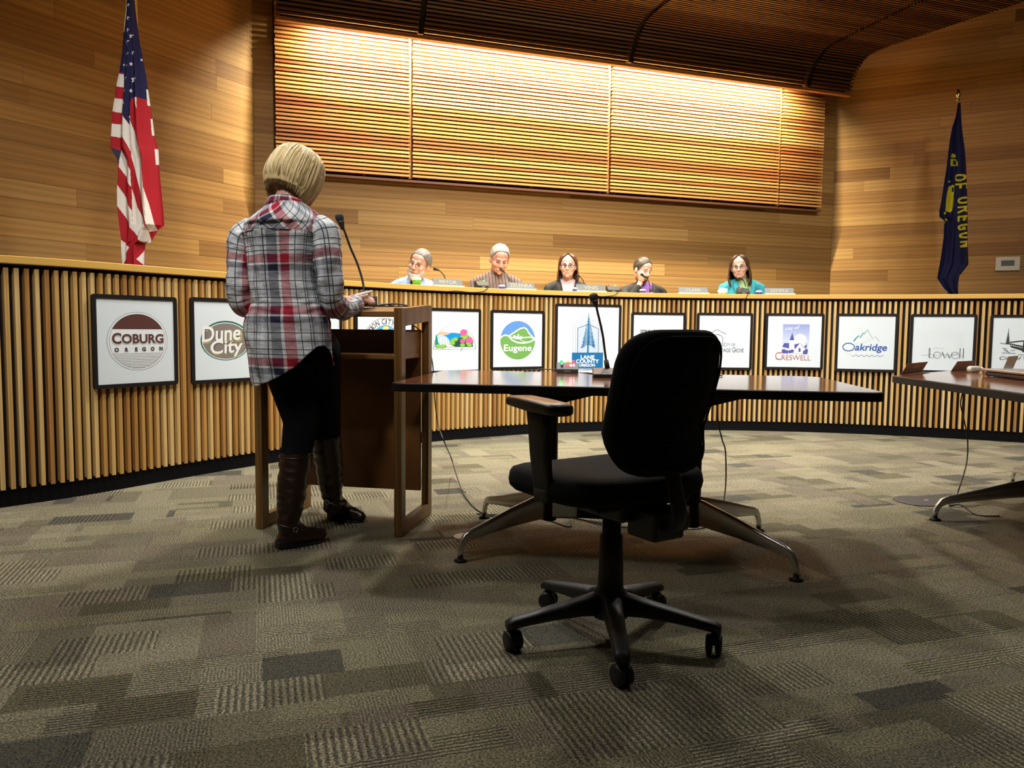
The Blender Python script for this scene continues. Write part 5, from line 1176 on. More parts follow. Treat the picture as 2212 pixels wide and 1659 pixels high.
prims += [('c', nk + Vector((0, 0, -.02)), .06, A_(612, 530, 3.39), .075), ('c', shL.lerp(shR, .08), .040, shR.lerp(shL, .08), .040), ('e', A_(612, 570, 3.39), (.125, .070, .16)), ('e', A_(618, 660, 3.39), (.115, .070, .14)), ('e', A_(638, 745, 3.40), (.14, .09, .12)),
          ('c', shL, .050, elL, .040), ('c', elL, .040, wrL, .026), ('c', shR, .050, elR, .042), ('c', elR, .042, wrR, .026),
          ('c', hpL, .095, knL, .060), ('c', knL, .060, anL, .042), ('c', hpR, .095, knR, .060), ('c', knR, .058, anR, .040),
          ('c', anL - Vector((0, 0, .04)), .034, heelL.lerp(toeL, .70) + Vector((0, 0, .036)), .022), ('c', Vector((heelR.x, heelR.y, .05)).lerp(anR, .35), .032, heelR.lerp(toeR, .62) + Vector((0, 0, .036)), .022)]
# right hand: palm, four fingers curled round the phone, thumb from the side of the palm
phc = A_(776, 643, 3.68)
pr = A_(781, 648, 3.655); prims += [('c', wrR, .024, pr, .026), ('e', pr + Vector((.01, .01, 0)), (.034, .036, .016))]
for k in range(4):
    a = pr + Vector((.030 - .002 * k, .030 - .019 * k, -.002)); b_ = a + Vector((.022 + .004 * (k == 1), .006, -.012)); c = b_ + Vector((-.008, .006, .022)); prims += [('c', a, .0088, b_, .0084), ('c', b_, .0082, c, .0072)]
prims += [('c', pr + Vector((-.015, -.030, .002)), .012, pr + Vector((.008, -.038, .012)), .010), ('c', pr + Vector((.008, -.038, .012)), .0095, pr + Vector((.030, -.026, .020)), .0082)]
pL = wrL + Vector((.045, .03, 0)); prims += [('c', wrL, .024, pL, .026)]
for k in range(4): a = pL + Vector((.02, .022 - .015 * k, 0)); prims += [('c', a, .0088, a + Vector((.040 + .006 * (k in (1, 2)), .004, -.006)), .0078)]
prims += [('c', pL + Vector((-.01, -.025, 0)), .011, pL + Vector((.025, -.042, 0)), .0085)]
blob('body', prims, .0055, [SKIN], lady, 2)
# leggings and boots
blob('leggings', [('c', hpL, .114, knL, .080), ('c', knL, .078, knL.lerp(anL, .62), .060), ('c', hpR, .110, knR, .078), ('c', knR, .076, knR.lerp(anR, .62), .058), ('e', A_(644, 745, 3.40), (.15, .095, .12)), ('c', hpL, .095, hpR, .095)], .009, [mat('dark_leggings', (.004, .004, .007), .9, spec=.15)], lady, 5)
M_BOOT = mat('dark_brown_leather', (.020, .0085, .005), .34, var=.4, vscale=18, bump=.5, bscale=60)
def boot(kn, an, heel, toe, top, rt):
    tp_ = an.lerp(kn, top); d = (toe - heel); d.z = 0; d.normalize()
    o = blob('boot', [('c', tp_, rt, an.lerp(kn, .25), rt * .86), ('c', an.lerp(kn, .25), rt * .86, an + Vector((0, 0, .01)), .048), ('c', an - Vector((0, 0, .035)), .046, heel + d * .05 + Vector((0, 0, .042)), .040), ('c', heel + d * .03 + Vector((0, 0, .040)), .038, toe - d * .06 + Vector((0, 0, .038)), .036),
              ('c', toe - d * .06 + Vector((0, 0, .038)), .036, toe - d * .015 + Vector((0, 0, .030)), .028), ('c', an + Vector((0, 0, .0)), .046, toe - d * .10 + Vector((0, 0, .05)), .034)], .007, [M_BOOT], lady, 3,
             lambda co: co + Vector((0, 0, 0)) + Vector((1, 1, 0)) * mnoise.noise(Vector((co.x * 12, co.y * 12, co.z * 38))) * .006, keep=lambda c, n: c.z < tp_.z + .012 and c.z > .003)
    s = MB(); s.loft([[heel + d * q + Vector((-d.y, d.x, 0)) * w * math.copysign(1, sx) + Vector((0, 0, z)) for sx, z in ((-1, 0), (1, 0), (1, h), (-1, h))] for q, w, h in [(q * min(1.0, (toe - heel).length / .245), w, h) for q, w, h in ((-.012, .026, .034), (.03, .036, .034), (.065, .034, .034), (.070, .032, .014), (.13, .040, .012), (.20, .036, .012), (.235, .016, .012))]], 0, False)
    s.build('sole', mat('black_sole', (.01, .008, .007), .6), o, bevel=.003)
    s = MB(); c = an + d * .012; rt_ = Vector((-d.y, d.x, 0)); s.tube([c + d * .058 * math.cos(a) + rt_ * .052 * math.sin(a) + Vector((0, 0, -.010 - .022 * math.cos(a))) for a in np.linspace(0, 2 * math.pi, 22)[:-1]], .0055, 6, closed=True); s.build('ankle_strap', M_BOOT, o)
    s = MB(); p = c - rt_ * .055 + Vector((0, 0, -.010)); s.tube([p + d * .010 * math.cos(a) + Vector((0, 0, .010 * math.sin(a))) for a in np.linspace(0, 2 * math.pi, 14)[:-1]], .0016, 6, closed=True); s.build('buckle', M_CHROME, o)
    s = MB(); tz_ = an.lerp(kn, top * .97); s.tube([tz_ + Vector((rt * math.cos(a), rt * math.sin(a), .002)) for a in np.linspace(0, 2 * math.pi, 24)[:-1]], .0035, 6, closed=True); s.build('top_cuff', M_BOOT, o)
boot(knL, anL, heelL, toeL, .66, .073); 
boot(knR, anR, heelR, toeR, .78, .071)
# shirt: torso, sleeves, collar
SB = math.radians(24); AX = Vector((math.cos(SB), -math.sin(SB), 0)); FW = Vector((math.sin(SB), math.cos(SB), 0))
ztab = [(.68, 545, 726), (.75, 540, 724), (.834, 534, 722), (.915, 529, 717), (.985, 528, 712), (1.03, 534, 703), (1.057, 537, 699), (1.10, 536, 695), (1.16, 534, 691), (1.24, 531, 692), (1.31, 526, 697), (1.355, 523, 702), (1.385, 524, 704), (1.41, 533, 701), (1.435, 548, 692), (1.46, 566, 678), (1.48, 580, 666), (1.495, 590, 656)]
def shx(z):
    l, r = interp(z, [(a, b_, c) for a, b_, c in ztab]); X0, X1 = sX(l, WY), sX(r, WY); return (X0 + X1) / 2, (X1 - X0) / 2 / .935
HEM = [(-180, .80), (-100, .80), (-75, .745), (-55, .705), (-35, .700), (-10, .722), (10, .755), (30, .795), (50, .845), (68, .878), (85, .880), (95, .850), (120, .79), (180, .80)]
def torso(n=110, m=90):
    s = MB(); V = []; UV = []; top = 1.495
    for j in range(m):
        v = j / (m - 1)
        for i in range(n):
            t = -180 + 360 * i / (n - 1); hz = interp(t, HEM)[0]; z = lerp(top, hz, v)
            cx, a = shx(z); b_ = a * .60 if z < 1.40 else a * .60 + .02; tr = math.radians(t)
            # shoulders flatten, the small of the back hollows
            yb = WY + .012 * math.sin((z - .9) * 6)
            f1 = mnoise.noise(Vector((t * .030, z * 3.2, 1))) * .013 + mnoise.noise(Vector((t * .06 + z * 5, z * 9, 4))) * .010 + .004 * math.sin(tr * 9 + z * 6) * max(0, 1 - abs(z - .80) / .25)
            f2 = .007 * math.exp(-((z - 1.03) / .05) ** 2) * math.sin(z * 190 + math.sin(tr * 3) * 2.5) * (.4 + .6 * mnoise.noise(Vector((t * .04, 2, z * 4))) ** 2 * 2)
            pleat = -.006 * math.exp(-((t + 12) / 3.0) ** 2) * (1 if z < 1.36 else 0)
            rr = 1; e = .88
            sx_, cy_ = math.copysign(abs(math.sin(tr)) ** e, math.sin(tr)), math.copysign(abs(math.cos(tr)) ** e, math.cos(tr))
            d = (f1 + f2 + pleat) * min(1, (1.50 - z) * 9)
            p = Vector((cx, yb, z)) + AX * (a + d) * sx_ - FW * (b_ + d) * cy_ + LO
            V.append(p); u_ = tr * .155
            UV.append((u_, z))
    for j in range(m - 1):
        for i in range(n - 1):
            f = (j * n + i, j * n + i + 1, (j + 1) * n + i + 1, (j + 1) * n + i); zc = (UV[f[0]][1] + UV[f[2]][1]) / 2; uc = UV[f[0]][0]
            s.f.append(list(f)); s.m.append(0); s.sm.append(True)
            yk = 1.372 - .02 * abs(uc / .25)
            if zc > yk and abs(uc) < .30: s.uv.append([((UV[q][0] + UV[q][1]) * .8 + .030, (UV[q][1] - UV[q][0]) * .8 + .05) for q in f])
            else: s.uv.append([(UV[q][0] + .020, UV[q][1] - .030) for q in f])
    s.v = [tuple(p) for p in V]
    o = s.build('shirt', PLAID, lady); md = o.modifiers.new('thick', 'SOLIDIFY'); md.thickness = .0025; md.offset = 0; sb = o.modifiers.new('sub', 'SUBSURF'); sb.levels = 1; sb.render_levels = 1; return o
torso()
# yoke seam
s = MB(); pts = []
for t in np.linspace(-72, 72, 30):
    z = 1.372 - .02 * abs(math.radians(t) * .155 / .25); cx, a = shx(z); tr = math.radians(t); e = .88; pts.append(Vector((cx, WY + .012 * math.sin((z - .9) * 6), z)) + AX * (a + .002) * math.copysign(abs(math.sin(tr)) ** e, math.sin(tr)) - FW * (a * .60 + .002) * abs(math.cos(tr)) ** e + LO)
s.tube(pts, .0022, 5); s.build('yoke_seam', mat('seam_dark', (.06, .06, .08), .9), lady)
def sleeve(path, radii, uo, seed, cuff):
    C = smoothcurve(path, 14); n = len(C); s = MB(); rings = []; prev = Vector((1, 0, 0)); acc = 0; UVr = []
    for i, p in enumerate(C):
        d = (C[min(i + 1, n - 1)] - C[max(i - 1, 0)]).normalized(); a = (prev - d * prev.dot(d)).normalized(); prev = a; b_ = d.cross(a); q = i / (n - 1) * (len(radii) - 1); k = min(int(q), len(radii) - 2); r = lerp(radii[k], radii[k + 1], q - k)
        if i: acc += (p - C[i - 1]).length
        R = []
        for j in range(40):
            th = 2 * math.pi * j / 40; w = mnoise.noise(Vector((math.cos(th) * 1.4, math.sin(th) * 1.4 + seed, acc * 16))) * .009 + mnoise.noise(Vector((math.cos(th) * 3, math.sin(th) * 3 + seed, acc * 34))) * .0045
            R.append(p + (a * math.cos(th) + b_ * math.sin(th)) * (r + w))
        rings.append(R); UVr.append(acc)
    for i in range(n - 1):
        for j in range(40): pass
    b0 = len(s.f); s.loft(rings, 0, True, cap=False); s.uv = []
    for i in range(n - 1):
        for j in range(40):
            u0, u1 = j / 40 * .30 + uo, (j + 1) / 40 * .30 + uo; s.uv.append([(u0, 1.38 - UVr[i]), (u1, 1.38 - UVr[i]), (u1, 1.38 - UVr[i + 1]), (u0, 1.38 - UVr[i + 1])])
    o = s.build('sleeve', PLAID, lady); md = o.modifiers.new('thick', 'SOLIDIFY'); md.thickness = .0025; sb = o.modifiers.new('sub', 'SUBSURF'); sb.levels = 1; sb.render_levels = 1
    p = C[-1]; d = (C[-1] - C[-3]).normalized(); s = MB(); s.tube([p - d * .055, p - d * .05, p - d * .01, p + d * .004, p - d * .004], [cuff * .98, cuff * 1.12, cuff * 1.12, cuff * 1.04, cuff * .8], 26, cap=False); s.build('rolled_cuff', PLAID, o)
sleeve([A_(548, 486, 3.44), A_(527, 512, 3.45), A_(519, 560, 3.46), A_(517, 610, 3.46), A_(522, 655, 3.48), A_(560, 668, 3.58), A_(590, 674, 3.65)], [.040, .062, .057, .055, .053, .046, .040], .06, 1, .042)
sleeve([A_(680, 480, 3.34), A_(700, 505, 3.32), A_(708, 560, 3.31), A_(713, 610, 3.31), A_(719, 655, 3.34), A_(742, 667, 3.45), A_(766, 658, 3.585)], [.040, .062, .060, .058, .056, .049, .040], .115, 5, .043)
s = MB(); rings = []
for q, (z, r) in enumerate(((1.482, .066), (1.515, .064), (1.522, .066), (1.515, .071), (1.478, .086))):
    rings.append([Vector((sX(619, WY), WY + .012, 0)) + AX * r * 1.16 * math.sin(t) - FW * r * .98 * math.cos(t) + Vector((0, 0, z - .030 * (1 - math.cos(t)) / 2)) + LO for t in np.linspace(0, 2 * math.pi, 41)[:-1]])
s.loft(rings, 0, True, cap=False); s.uv = [[((a * .5), b_ + .05) for a, b_ in f] for f in s.uv]
o = s.build('collar', PLAID, lady); md = o.modifiers.new('thick', 'SOLIDIFY'); md.thickness = .003
# bob hair: an under-layer and separate locks combed from the crown
BOB = [(.138, .003, .003, .020, 2), (.132, .048, .052, .018, 8), (.112, .080, .088, .016, 20), (.075, .100, .112, .016, 36), (.03, .108, .120, .018, 46), (-.01, .111, .121, .020, 50), (-.045, .110, .114, .020, 50), (-.075, .107, .100, .018, 48)]
o = curtain('hair', resample(BOB, 3), H_BLOND, lady, 0, amp=.003, seed=2, solid=.006); o.matrix_basis = HM
rg = random.Random(12); s = MB()
def bobr(z):
    return interp(-z, [(-r[0],) + tuple(r[1:]) for r in BOB])
for k in range(620):
    t0 = rg.uniform(44, 316); z_end = -.070 - .050 * (1 - min(1, abs(t0 - 180) / 120)) * -1 * 0 - .02 * rg.random()
    fr = abs(t0 - 180) / 136          # 0 nape .. 1 beside the face: front of the bob hangs longer
    z_end = -.062 - .055 * fr ** 1.5 - .022 * rg.random(); z_st = .136 - rg.random() ** 1.3 * .11; pts = []; wob = rg.uniform(-4, 4); lay = rg.uniform(.001, .009)
    for i in range(11):
        q = i / 10; z = lerp(z_st, z_end, q ** 1.15); rx, ry, cy, g = bobr(max(z, -.075)); t = math.radians(lerp(t0 + wob, t0 + rg.uniform(-1, 1), q)); curl = -.024 * max(0, (q - .72) / .28) ** 1.6 * (1 - .4 * fr)
        pts.append(((rx + lay + curl) * math.sin(t), cy - (ry + lay + curl) * math.cos(t), z))
    w = rg.uniform(.0022, .0042); s.tube(pts, [w * .5, w, w, w, w, w, w, w * .95, w * .9, w * .7, w * .2], 5, flat=.7)
o2 = s.build('hair_locks', H_BLOND, lady); o2.matrix_basis = HM
# phone in her hand
t = thing('smartphone', 'white smartphone held in the right hand of the standing woman', 'phone', tuple(phc - LO + Vector((.002, .0, .016))), math.radians(-35))
Rp = Matrix.Rotation(math.radians(14), 3, 'X') @ Matrix.Rotation(math.radians(-8), 3, 'Y'); s = MB(); s.box((0, 0, 0), (.064, .118, .008), R=Rp); s.build('body', mat('white_phone', (.8, .8, .82), .3), t, bevel=.003)
s = MB(); s.box(Rp @ Vector((0, 0, .0043)), (.056, .096, .001), R=Rp); s.build('screen', mat('phone_screen', (.25, .5, .6), .15, emit=(.35, .75, .95), estr=.7), t)
# ================================================================ flags
def inpoly(x, y, P):
    c = False; n = len(P); j = n - 1
    for i in range(n):
        xi, yi = P[i]; xj, yj = P[j]
        if (yi > y) != (yj > y) and x < (xj - xi) * (y - yi) / (yj - yi) + xi: c = not c
        j = i
    return c
def inpolys(X, Y, P):
    """vectorised point in polygon"""
    c = np.zeros(X.shape, bool); n = len(P); j = n - 1
    for i in range(n):
        xi, yi = P[i]; xj, yj = P[j]
        if yi != yj: m = ((yi > Y) != (yj > Y)) & (X < (xj - xi) * (Y - yi) / (yj - yi) + xi); c ^= m
        j = i
    return c
def flagmat():
    m, nt, b = newmat('flag_cloth'); a = nt.nodes.new('ShaderNodeVertexColor'); a.layer_name = 'cloth_dye'; nt.links.new(a.outputs[0], b.inputs['Base Color']); b.inputs['Roughness'].default_value = .7; b.inputs['Specular IOR Level'].default_value = .2
    return m
M_FLAG = flagmat()
def drape(name, par, left, right, y0, y1, folds, colour, k, nx, ny, amp=.035, m0=(0, 0, 1, 5)):
    """hanging cloth: outline tables (y, x) in sketch units, k metres per unit; real folds in depth"""
    L = np.interp(np.linspace(y0, y1, ny), [p[1] for p in left], [p[0] for p in left]); R = np.interp(np.linspace(y0, y1, ny), [p[1] for p in right], [p[0] for p in right])
    ys = np.linspace(y0, y1, ny); S = np.linspace(0, 1, nx); X = L[:, None] + (R - L)[:, None] * S[None, :]; Y = np.repeat(ys[:, None], nx, 1)
    Wd = (R - L)[:, None] / (R - L).max(); T = (Y - y0) / (y1 - y0)
    D = np.zeros_like(X)
    for f, ph, a, sl in folds: D += a * np.cos(2 * math.pi * (f * S[None, :] + ph + sl * T))
    D = -D * amp * (.35 + .65 * Wd) + .05 * (np.abs(S[None, :] - .45) ** 2) * 1.2
    C = colour(X, Y)
    x0, y0_, sc_, FY_ = m0; u, v = X / sc_ + x0 - IMG_W / 2, Y / sc_ + y0_ - IMG_H / 2
    u2 = u * math.cos(ROLL) + v * math.sin(ROLL); v2 = -u * math.sin(ROLL) + v * math.cos(ROLL); dy = FPX * math.cos(PITCH) - v2 * math.sin(PITCH); dz = -FPX * math.sin(PITCH) - v2 * math.cos(PITCH)
    V = np.stack([u2 / dy * FY_ - par.location.x, D, CAM_H + dz / dy * FY_], -1).reshape(-1, 3)
    idx = np.arange(nx * ny).reshape(ny, nx); F = np.stack([idx[:-1, :-1], idx[1:, :-1], idx[1:, 1:], idx[:-1, 1:]], -1).reshape(-1, 4)
    me = bpy.data.meshes.new(name); me.from_pydata(V.tolist(), [], F.tolist()); me.polygons.foreach_set('use_smooth', [True] * len(F)); me.materials.append(M_FLAG)
    ca = me.color_attributes.new('cloth_dye', 'FLOAT_COLOR', 'POINT'); col = np.concatenate([C.reshape(-1, 3), np.ones((nx * ny, 1))], 1); ca.data.foreach_set('color', col.ravel().tolist())
    o = link(bpy.data.objects.new(name, me), par); md = o.modifiers.new('thick', 'SOLIDIFY'); md.thickness = .002; return o
RED, WHI, NAV = (.36, .010, .018), (.72, .68, .63), (.012, .011, .055)
def us_colour(X, Y):
    C = np.zeros(X.shape + (3,)); C[:] = RED
    P = lambda pts, c: C.__setitem__(inpolys(X, Y, pts), c)
    P([(600, -60), (860, -60), (860, 572), (770, 572), (760, 600), (756, 728), (713, 655), (713, 420), (600, 422)], NAV)
    for a, b_ in ((422, 497), (565, 645), (712, 788)): P([(600, a), (713, a + 6), (712, b_ + 6), (600, b_ - 4)], WHI)
    P([(600, 850), (640, 850), (692, 868), (692, 940), (600, 940)], (.02, .02, .05))
    P([(708, 655), (757, 728), (762, 880), (700, 755)], WHI); P([(693, 865), (763, 985), (767, 1085), (688, 965)], WHI); P([(675, 1060), (770, 1220), (776, 1340), (675, 1185)], WHI)
    P([(700, 1385), (752, 1430), (715, 1525), (695, 1525)], WHI)
    P([(757, 690), (775, 740), (800, 795), (825, 865), (836, 960), (848, 1080), (862, 1290), (835, 1180), (800, 1040), (765, 900)], WHI)
    P([(768, 1090), (800, 1200), (835, 1265), (862, 1320), (869, 1400), (835, 1410), (775, 1335)], WHI)
    P([(850, 1090), (872, 1180), (903, 1330), (866, 1340), (860, 1240)], WHI); P([(790, 572), (806, 572), (808, 640)], WHI)
    for pts in ([(838, 512), (860, 512), (862, 605), (846, 605)], [(861, 682), (885, 682), (890, 780), (870, 780)], [(886, 856), (915, 856), (915, 950), (894, 950)]): P(pts, WHI)
    P([(833, 1440), (833, 1540), (800, 1500)], WHI)
    for x, y, r in ((748, 35, 13), (745, 110, 15), (743, 180, 15), (768, 215, 15), (741, 247, 16), (740, 317, 15), (779, 310, 13), (736, 387, 14), (766, 376, 12), (732, 458, 12), (783, 466, 19), (728, 530, 11), (765, 530, 12), (724, 600, 11), (716, 375, 8), (814, 343, 9), (757, 680, 8), (750, -35, 14)):
        star = [(x + (r if i % 2 == 0 else r * .42) * (1 if r > 11 else .7) * math.sin(i * math.pi / 5 + .12), y - (r if i % 2 == 0 else r * .42) * 1.12 * math.cos(i * math.pi / 5 + .12)) for i in range(10)]; P(star, (.80, .78, .72))
    return C
FY = 5.35; k_us = 1 / 2.676 / 1665 * FY
org = at(0, 0, FY); us = thing('national_flag', 'red, white and blue stars and stripes flag hanging furled by the left wall', 'flag', (at(287, 0, FY).x, FY, 0))
left = [(748, -60), (742, 0), (733, 60), (722, 180), (715, 300), (698, 410), (680, 490), (668, 570), (655, 650), (648, 760), (642, 850), (684, 925), (685, 1000), (679, 1100), (680, 1200), (690, 1290), (702, 1380), (703, 1450), (710, 1530), (708, 1600)]
right = [(768, -60), (772, 0), (785, 120), (800, 240), (820, 340), (835, 430), (847, 520), (858, 600), (870, 680), (882, 780), (905, 870), (910, 950), (915, 1020), (925, 1120), (938, 1240), (942, 1300), (905, 1332), (868, 1398), (836, 1412), (833, 1460), (833, 1540), (830, 1600)]
o = drape('flag_cloth', us, left, right, -60, 1560, [(2.5, .05, .55, .25), (1.2, .3, .5, -.1), (5, .2, .18, .5)], us_colour, k_us, 150, 620, m0=(0, 0, 2.676, FY))
o.location = (0, -.02, 0)
s = MB(); s.tube([(0, .03, .05), (0, .03, 2.1), (.004, .03, 3.62)], .0125, 14); s.build('pole', mat('pole_wood', (.50, .27, .06), .35), us)
s = MB(); s.lathe([(.17, 0), (.17, .02), (.05, .05), (.022, .08), (.022, .14), (0, .14)], 28, c=(0, .03, 0)); s.build('stand', mat('brass_stand', (.5, .36, .12), .3, .9), us)
s = MB(); s.lathe([(.016, 3.62), (.022, 3.64), (.012, 3.66), (.02, 3.70), (0, 3.80)], 16, c=(0, .03, 0)); s.build('finial', mat('brass_finial', (.6, .45, .18), .25, 1), us)
s = MB(); s.tube([(-.012, -.005, 3.55), (-.020, -.01, 3.3), (-.045, -.01, 3.05), (-.060, -.012, 2.93)], .004, 6); s.build('cord', mat('cream_cord', (.6, .52, .35), .8), us)

# state flag: navy cloth with yellow lettering that runs down the fold
YEL = (.60, .52, .015); NV2 = (.010, .010, .048)
GL = {'O': [[(.5 + .42 * math.cos(a), .5 + .5 * math.sin(a)) for a in np.linspace(0, 2 * math.pi, 20)]], 'F': [[(0, 0), (0, 1)], [(0, 1), (.9, 1)], [(0, .52), (.7, .52)]],
      'R': [[(0, 0), (0, 1)], [(0, 1), (.6, 1), (.85, .78), (.6, .52), (0, .52)], [(.45, .52), (.9, 0)]], 'E': [[(.85, 0), (0, 0), (0, 1), (.85, 1)], [(0, .5), (.7, .5)]],
      'G': [[(.85, .85), (.6, 1), (.3, .98), (.05, .7), (.05, .3), (.3, .02), (.6, 0), (.88, .15), (.88, .45), (.55, .45)]], 'N': [[(0, 0), (0, 1), (.85, 0), (.85, 1)]]}
def or_colour(X, Y):
    C = np.zeros(X.shape + (3,)); C[:] = NV2
    def seg(a, b_, w):
        ax, ay = a; bx, by = b_; dx, dy = bx - ax, by - ay; L = dx * dx + dy * dy + 1e-9; t = np.clip(((X - ax) * dx + (Y - ay) * dy) / L, 0, 1); C[np.hypot(X - ax - t * dx, Y - ay - t * dy) < w] = YEL
    # letters run downwards: letter x axis points down, letter up axis points right
    for ch, xl, xr, y0, y1 in (('O', 1084, 1158, 705, 768), ('F', 1088, 1168, 782, 832), ('O', 1110, 1180, 886, 945), ('R', 1110, 1184, 962, 1018), ('E', 1112, 1182, 1034, 1084), ('G', 1114, 1184, 1098, 1150), ('O', 1122, 1188, 1162, 1214), ('N', 1128, 1188, 1232, 1284)):
        for st in GL[ch]:
            Q = [(lerp(xl + 7, xr - 7, v), lerp(y0 + 6, y1 - 6, u_)) for u_, v in st]
            for a, b_ in zip(Q[:-1], Q[1:]): seg(a, b_, 7.0)
    C[inpolys(X, Y, [(1072, 545), (1086, 570), (1078, 585), (1064, 572)])] = YEL
    for a, b_ in (((1068, 592), (1066, 640)), ((1066, 640), (1082, 645)), ((1078, 600), (1104, 612)), ((1104, 612), (1106, 640)), ((1092, 610), (1094, 632))): seg(a, b_, 5)
    C[inpolys(X, Y, [(1046, 805), (1062, 795), (1078, 805), (1080, 850), (1072, 880), (1082, 910), (1078, 960), (1060, 995), (1040, 1008), (1022, 995), (1028, 930), (1036, 860)])] = YEL
    C[inpolys(X, Y, [(1060, 812), (1072, 818), (1068, 850), (1056, 850)])] = NV2
    for q in range(5): 
        m = (np.abs((X - 1050) - 10 * np.sin((Y - 900) / 35) - q * 9 + 18) < 1.2) & (Y > 870) & (Y < 985) & inpolys(X, Y, [(1036, 860), (1072, 880), (1082, 910), (1078, 960), (1060, 990), (1025, 990)]); C[m] = (.35, .28, .01)
    for x, y in ((1050, 765), (1018, 1010), (1024, 1060), (1006, 1085), (1030, 1065)): C[np.hypot(X - x, (Y - y) * .7) < 6] = (.25, .35, .1) if y < 800 else YEL
    return C
GY = 7.95; k_or = 1 / 3.606 / 1665 * GY * 1.0
org = at(1760, 180, GY); px = at(2073, 215, GY).x
orf = thing('state_flag', 'navy blue flag lettered OF OREGON in yellow hanging on its pole by the right wall', 'flag', (px, GY, 0))
left = [(1112, 155), (1095, 250), (1060, 350), (1040, 450), (1025, 560), (1010, 680), (990, 800), (975, 900), (955, 1000), (957, 1045), (996, 1072), (992, 1200), (975, 1330), (957, 1440), (945, 1520), (1000, 1600), (1060, 1650), (1070, 1720)]
right = [(1124, 155), (1131, 260), (1140, 370), (1160, 500), (1172, 620), (1180, 760), (1187, 900), (1190, 1050), (1190, 1250), (1196, 1410), (1125, 1500), (1116, 1560), (1113, 1650), (1110, 1720)]
o = drape('flag_cloth', orf, left, right, 155, 1700, [(2.2, .0, .6, .2), (1.0, .2, .5, -.15), (4.3, .1, .2, .4)], or_colour, k_or, 150, 760, .040, m0=(1760, 180, 3.606, GY))
o.location = (0, -.02, 0)
zt = at(2073, 222, GY).z; zf = at(2074, 191, GY).z
s = MB(); s.tube([(0, .03, .05), (0, .03, zt + .02)], .014, 14); s.build('pole', mat('pole_wood_b', (.42, .30, .12), .4), orf)
s = MB(); s.lathe([(.17, 0), (.17, .02), (.05, .05), (.022, .08), (.022, .14), (0, .14)], 28, c=(0, .03, 0)); s.build('stand', mat('brass_stand_b', (.5, .36, .12), .3, .9), orf)
s = MB(); s.lathe([(.010, zt), (.012, zt + .03), (.022, zt + .035), (.012, zt + .045), (.012, zt + .06), (.022, zt + .085), (.010, zt + .14), (.0, zf)], 16, c=(0, .03, 0)); s.build('finial', mat('brass_finial_b', (.6, .48, .25), .25, 1), orf)

# thermostat on the right wall
dr = DR; nr = Vector((dr.y, -dr.x, 0))
def hitplane(px_, py_, p0, n):
    r = ray(px_, py_); c = Vector((0, 0, CAM_H)); t = (Vector(p0) - c).dot(n) / r.dot(n); return c + r * t
pa, pb_ = hitplane(2150, 569, CR, nr), hitplane(2203, 569, CR, nr); zt_, zb_ = hitplane(2176, 555, CR, nr).z, hitplane(2176, 585, CR, nr).z
c = (pa + pb_) / 2; t = thing('thermostat', 'white rectangular thermostat with a grey screen on the right cedar wall', 'thermostat', (c.x + nr.x * .001, c.y + nr.y * .001, (zt_ + zb_) / 2), math.atan2(dr.y, dr.x))
wd_, ht_ = (pb_ - pa).length, zt_ - zb_
s = MB(); s.box((0, -.014, 0), (wd_, .026, ht_)); s.build('housing', mat('thermostat_white', (.70, .69, .60), .5), t, bevel=.006)
s = MB(); s.box((-.0, -.0275, ht_ * .04), (wd_ * .54, .002, ht_ * .40)); s.build('screen', mat('thermostat_screen', (.12, .125, .13), .25), t)

# ================================================================ things standing on the dais counter
def on_counter(px, back=.06, fwd=0):
    q = dais_hit(px, 640, fwd=-back); p, d, n = dais_at(q); p = p - n * back
    return Vector((p.x, p.y, DZ)), math.atan2(d.y, d.x), d, n
M_NPS = mat('nameplate_silver', (.15, .155, .155), .5, .2); M_NPG = mat('nameplate_gold', (.34, .32, .22), .5)
for nm, a, b_, ht, gw, where in (('PRYOR', 935, 1001, .066, .56, 'leftmost of the row'), ('ZELENKA', 1094, 1157, .066, .76, 'second from the left'), ('VINIS', 1244, 1309, .070, .46, 'centre of the row'), ('CLARK', 1465, 1531, .064, .50, 'right of the man in purple'), ('SEMPLE', 1651, 1717, .064, .58, 'rightmost of the row')):
    P, rz, d, n = on_counter((a + b_) / 2, .05); A, _, _, _ = on_counter(a, .05); B, _, _, _ = on_counter(b_, .05); w = (B - A).length
    t = thing('name_plate', 'grey desk name plate lettered %s on the dais counter, %s' % (nm, where), 'name plate', tuple(P), rz, 'name plates on the dais counter')
    s = MB(); s.box((0, 0, .006), (w, .05, .012)); s.build('base', mat('plate_base_cream', (.45, .44, .40), .5), t, bevel=.002)
    s = MB(); wt = w * .93; s.add([(-w * .49 - .000, -.016, .012), (w * .46, -.016, .012), (wt / 2 - .006, .004, ht), (-w * .50, .004, ht), (-w * .49, -.010, .012), (w * .46, -.010, .012), (wt / 2 - .006, .010, ht), (-w * .50, .010, ht)], [(0, 1, 2, 3), (7, 6, 5, 4), (0, 4, 5, 1), (1, 5, 6, 2), (2, 6, 7, 3), (3, 7, 4, 0)]); s.build('plate', M_NPS, t)
    V, F = text_polys(nm, .01); xs = [v[0] for v in V]; ys = [v[1] for v in V]; tw = w * gw; th_ = (ht - .012) * .58; s = MB()
    s.add([(-tw / 2 - .004 + tw * (v[0] - min(xs)) / (max(xs) - min(xs)), -.0172 + .020 * ((ht - .012) * .22 + th_ * (v[1] - min(ys)) / (max(ys) - min(ys))) / (ht - .012), .012 + (ht - .012) * .22 + th_ * (v[1] - min(ys)) / (max(ys) - min(ys))) for v in V], F); s.build('lettering', M_NPG, t)
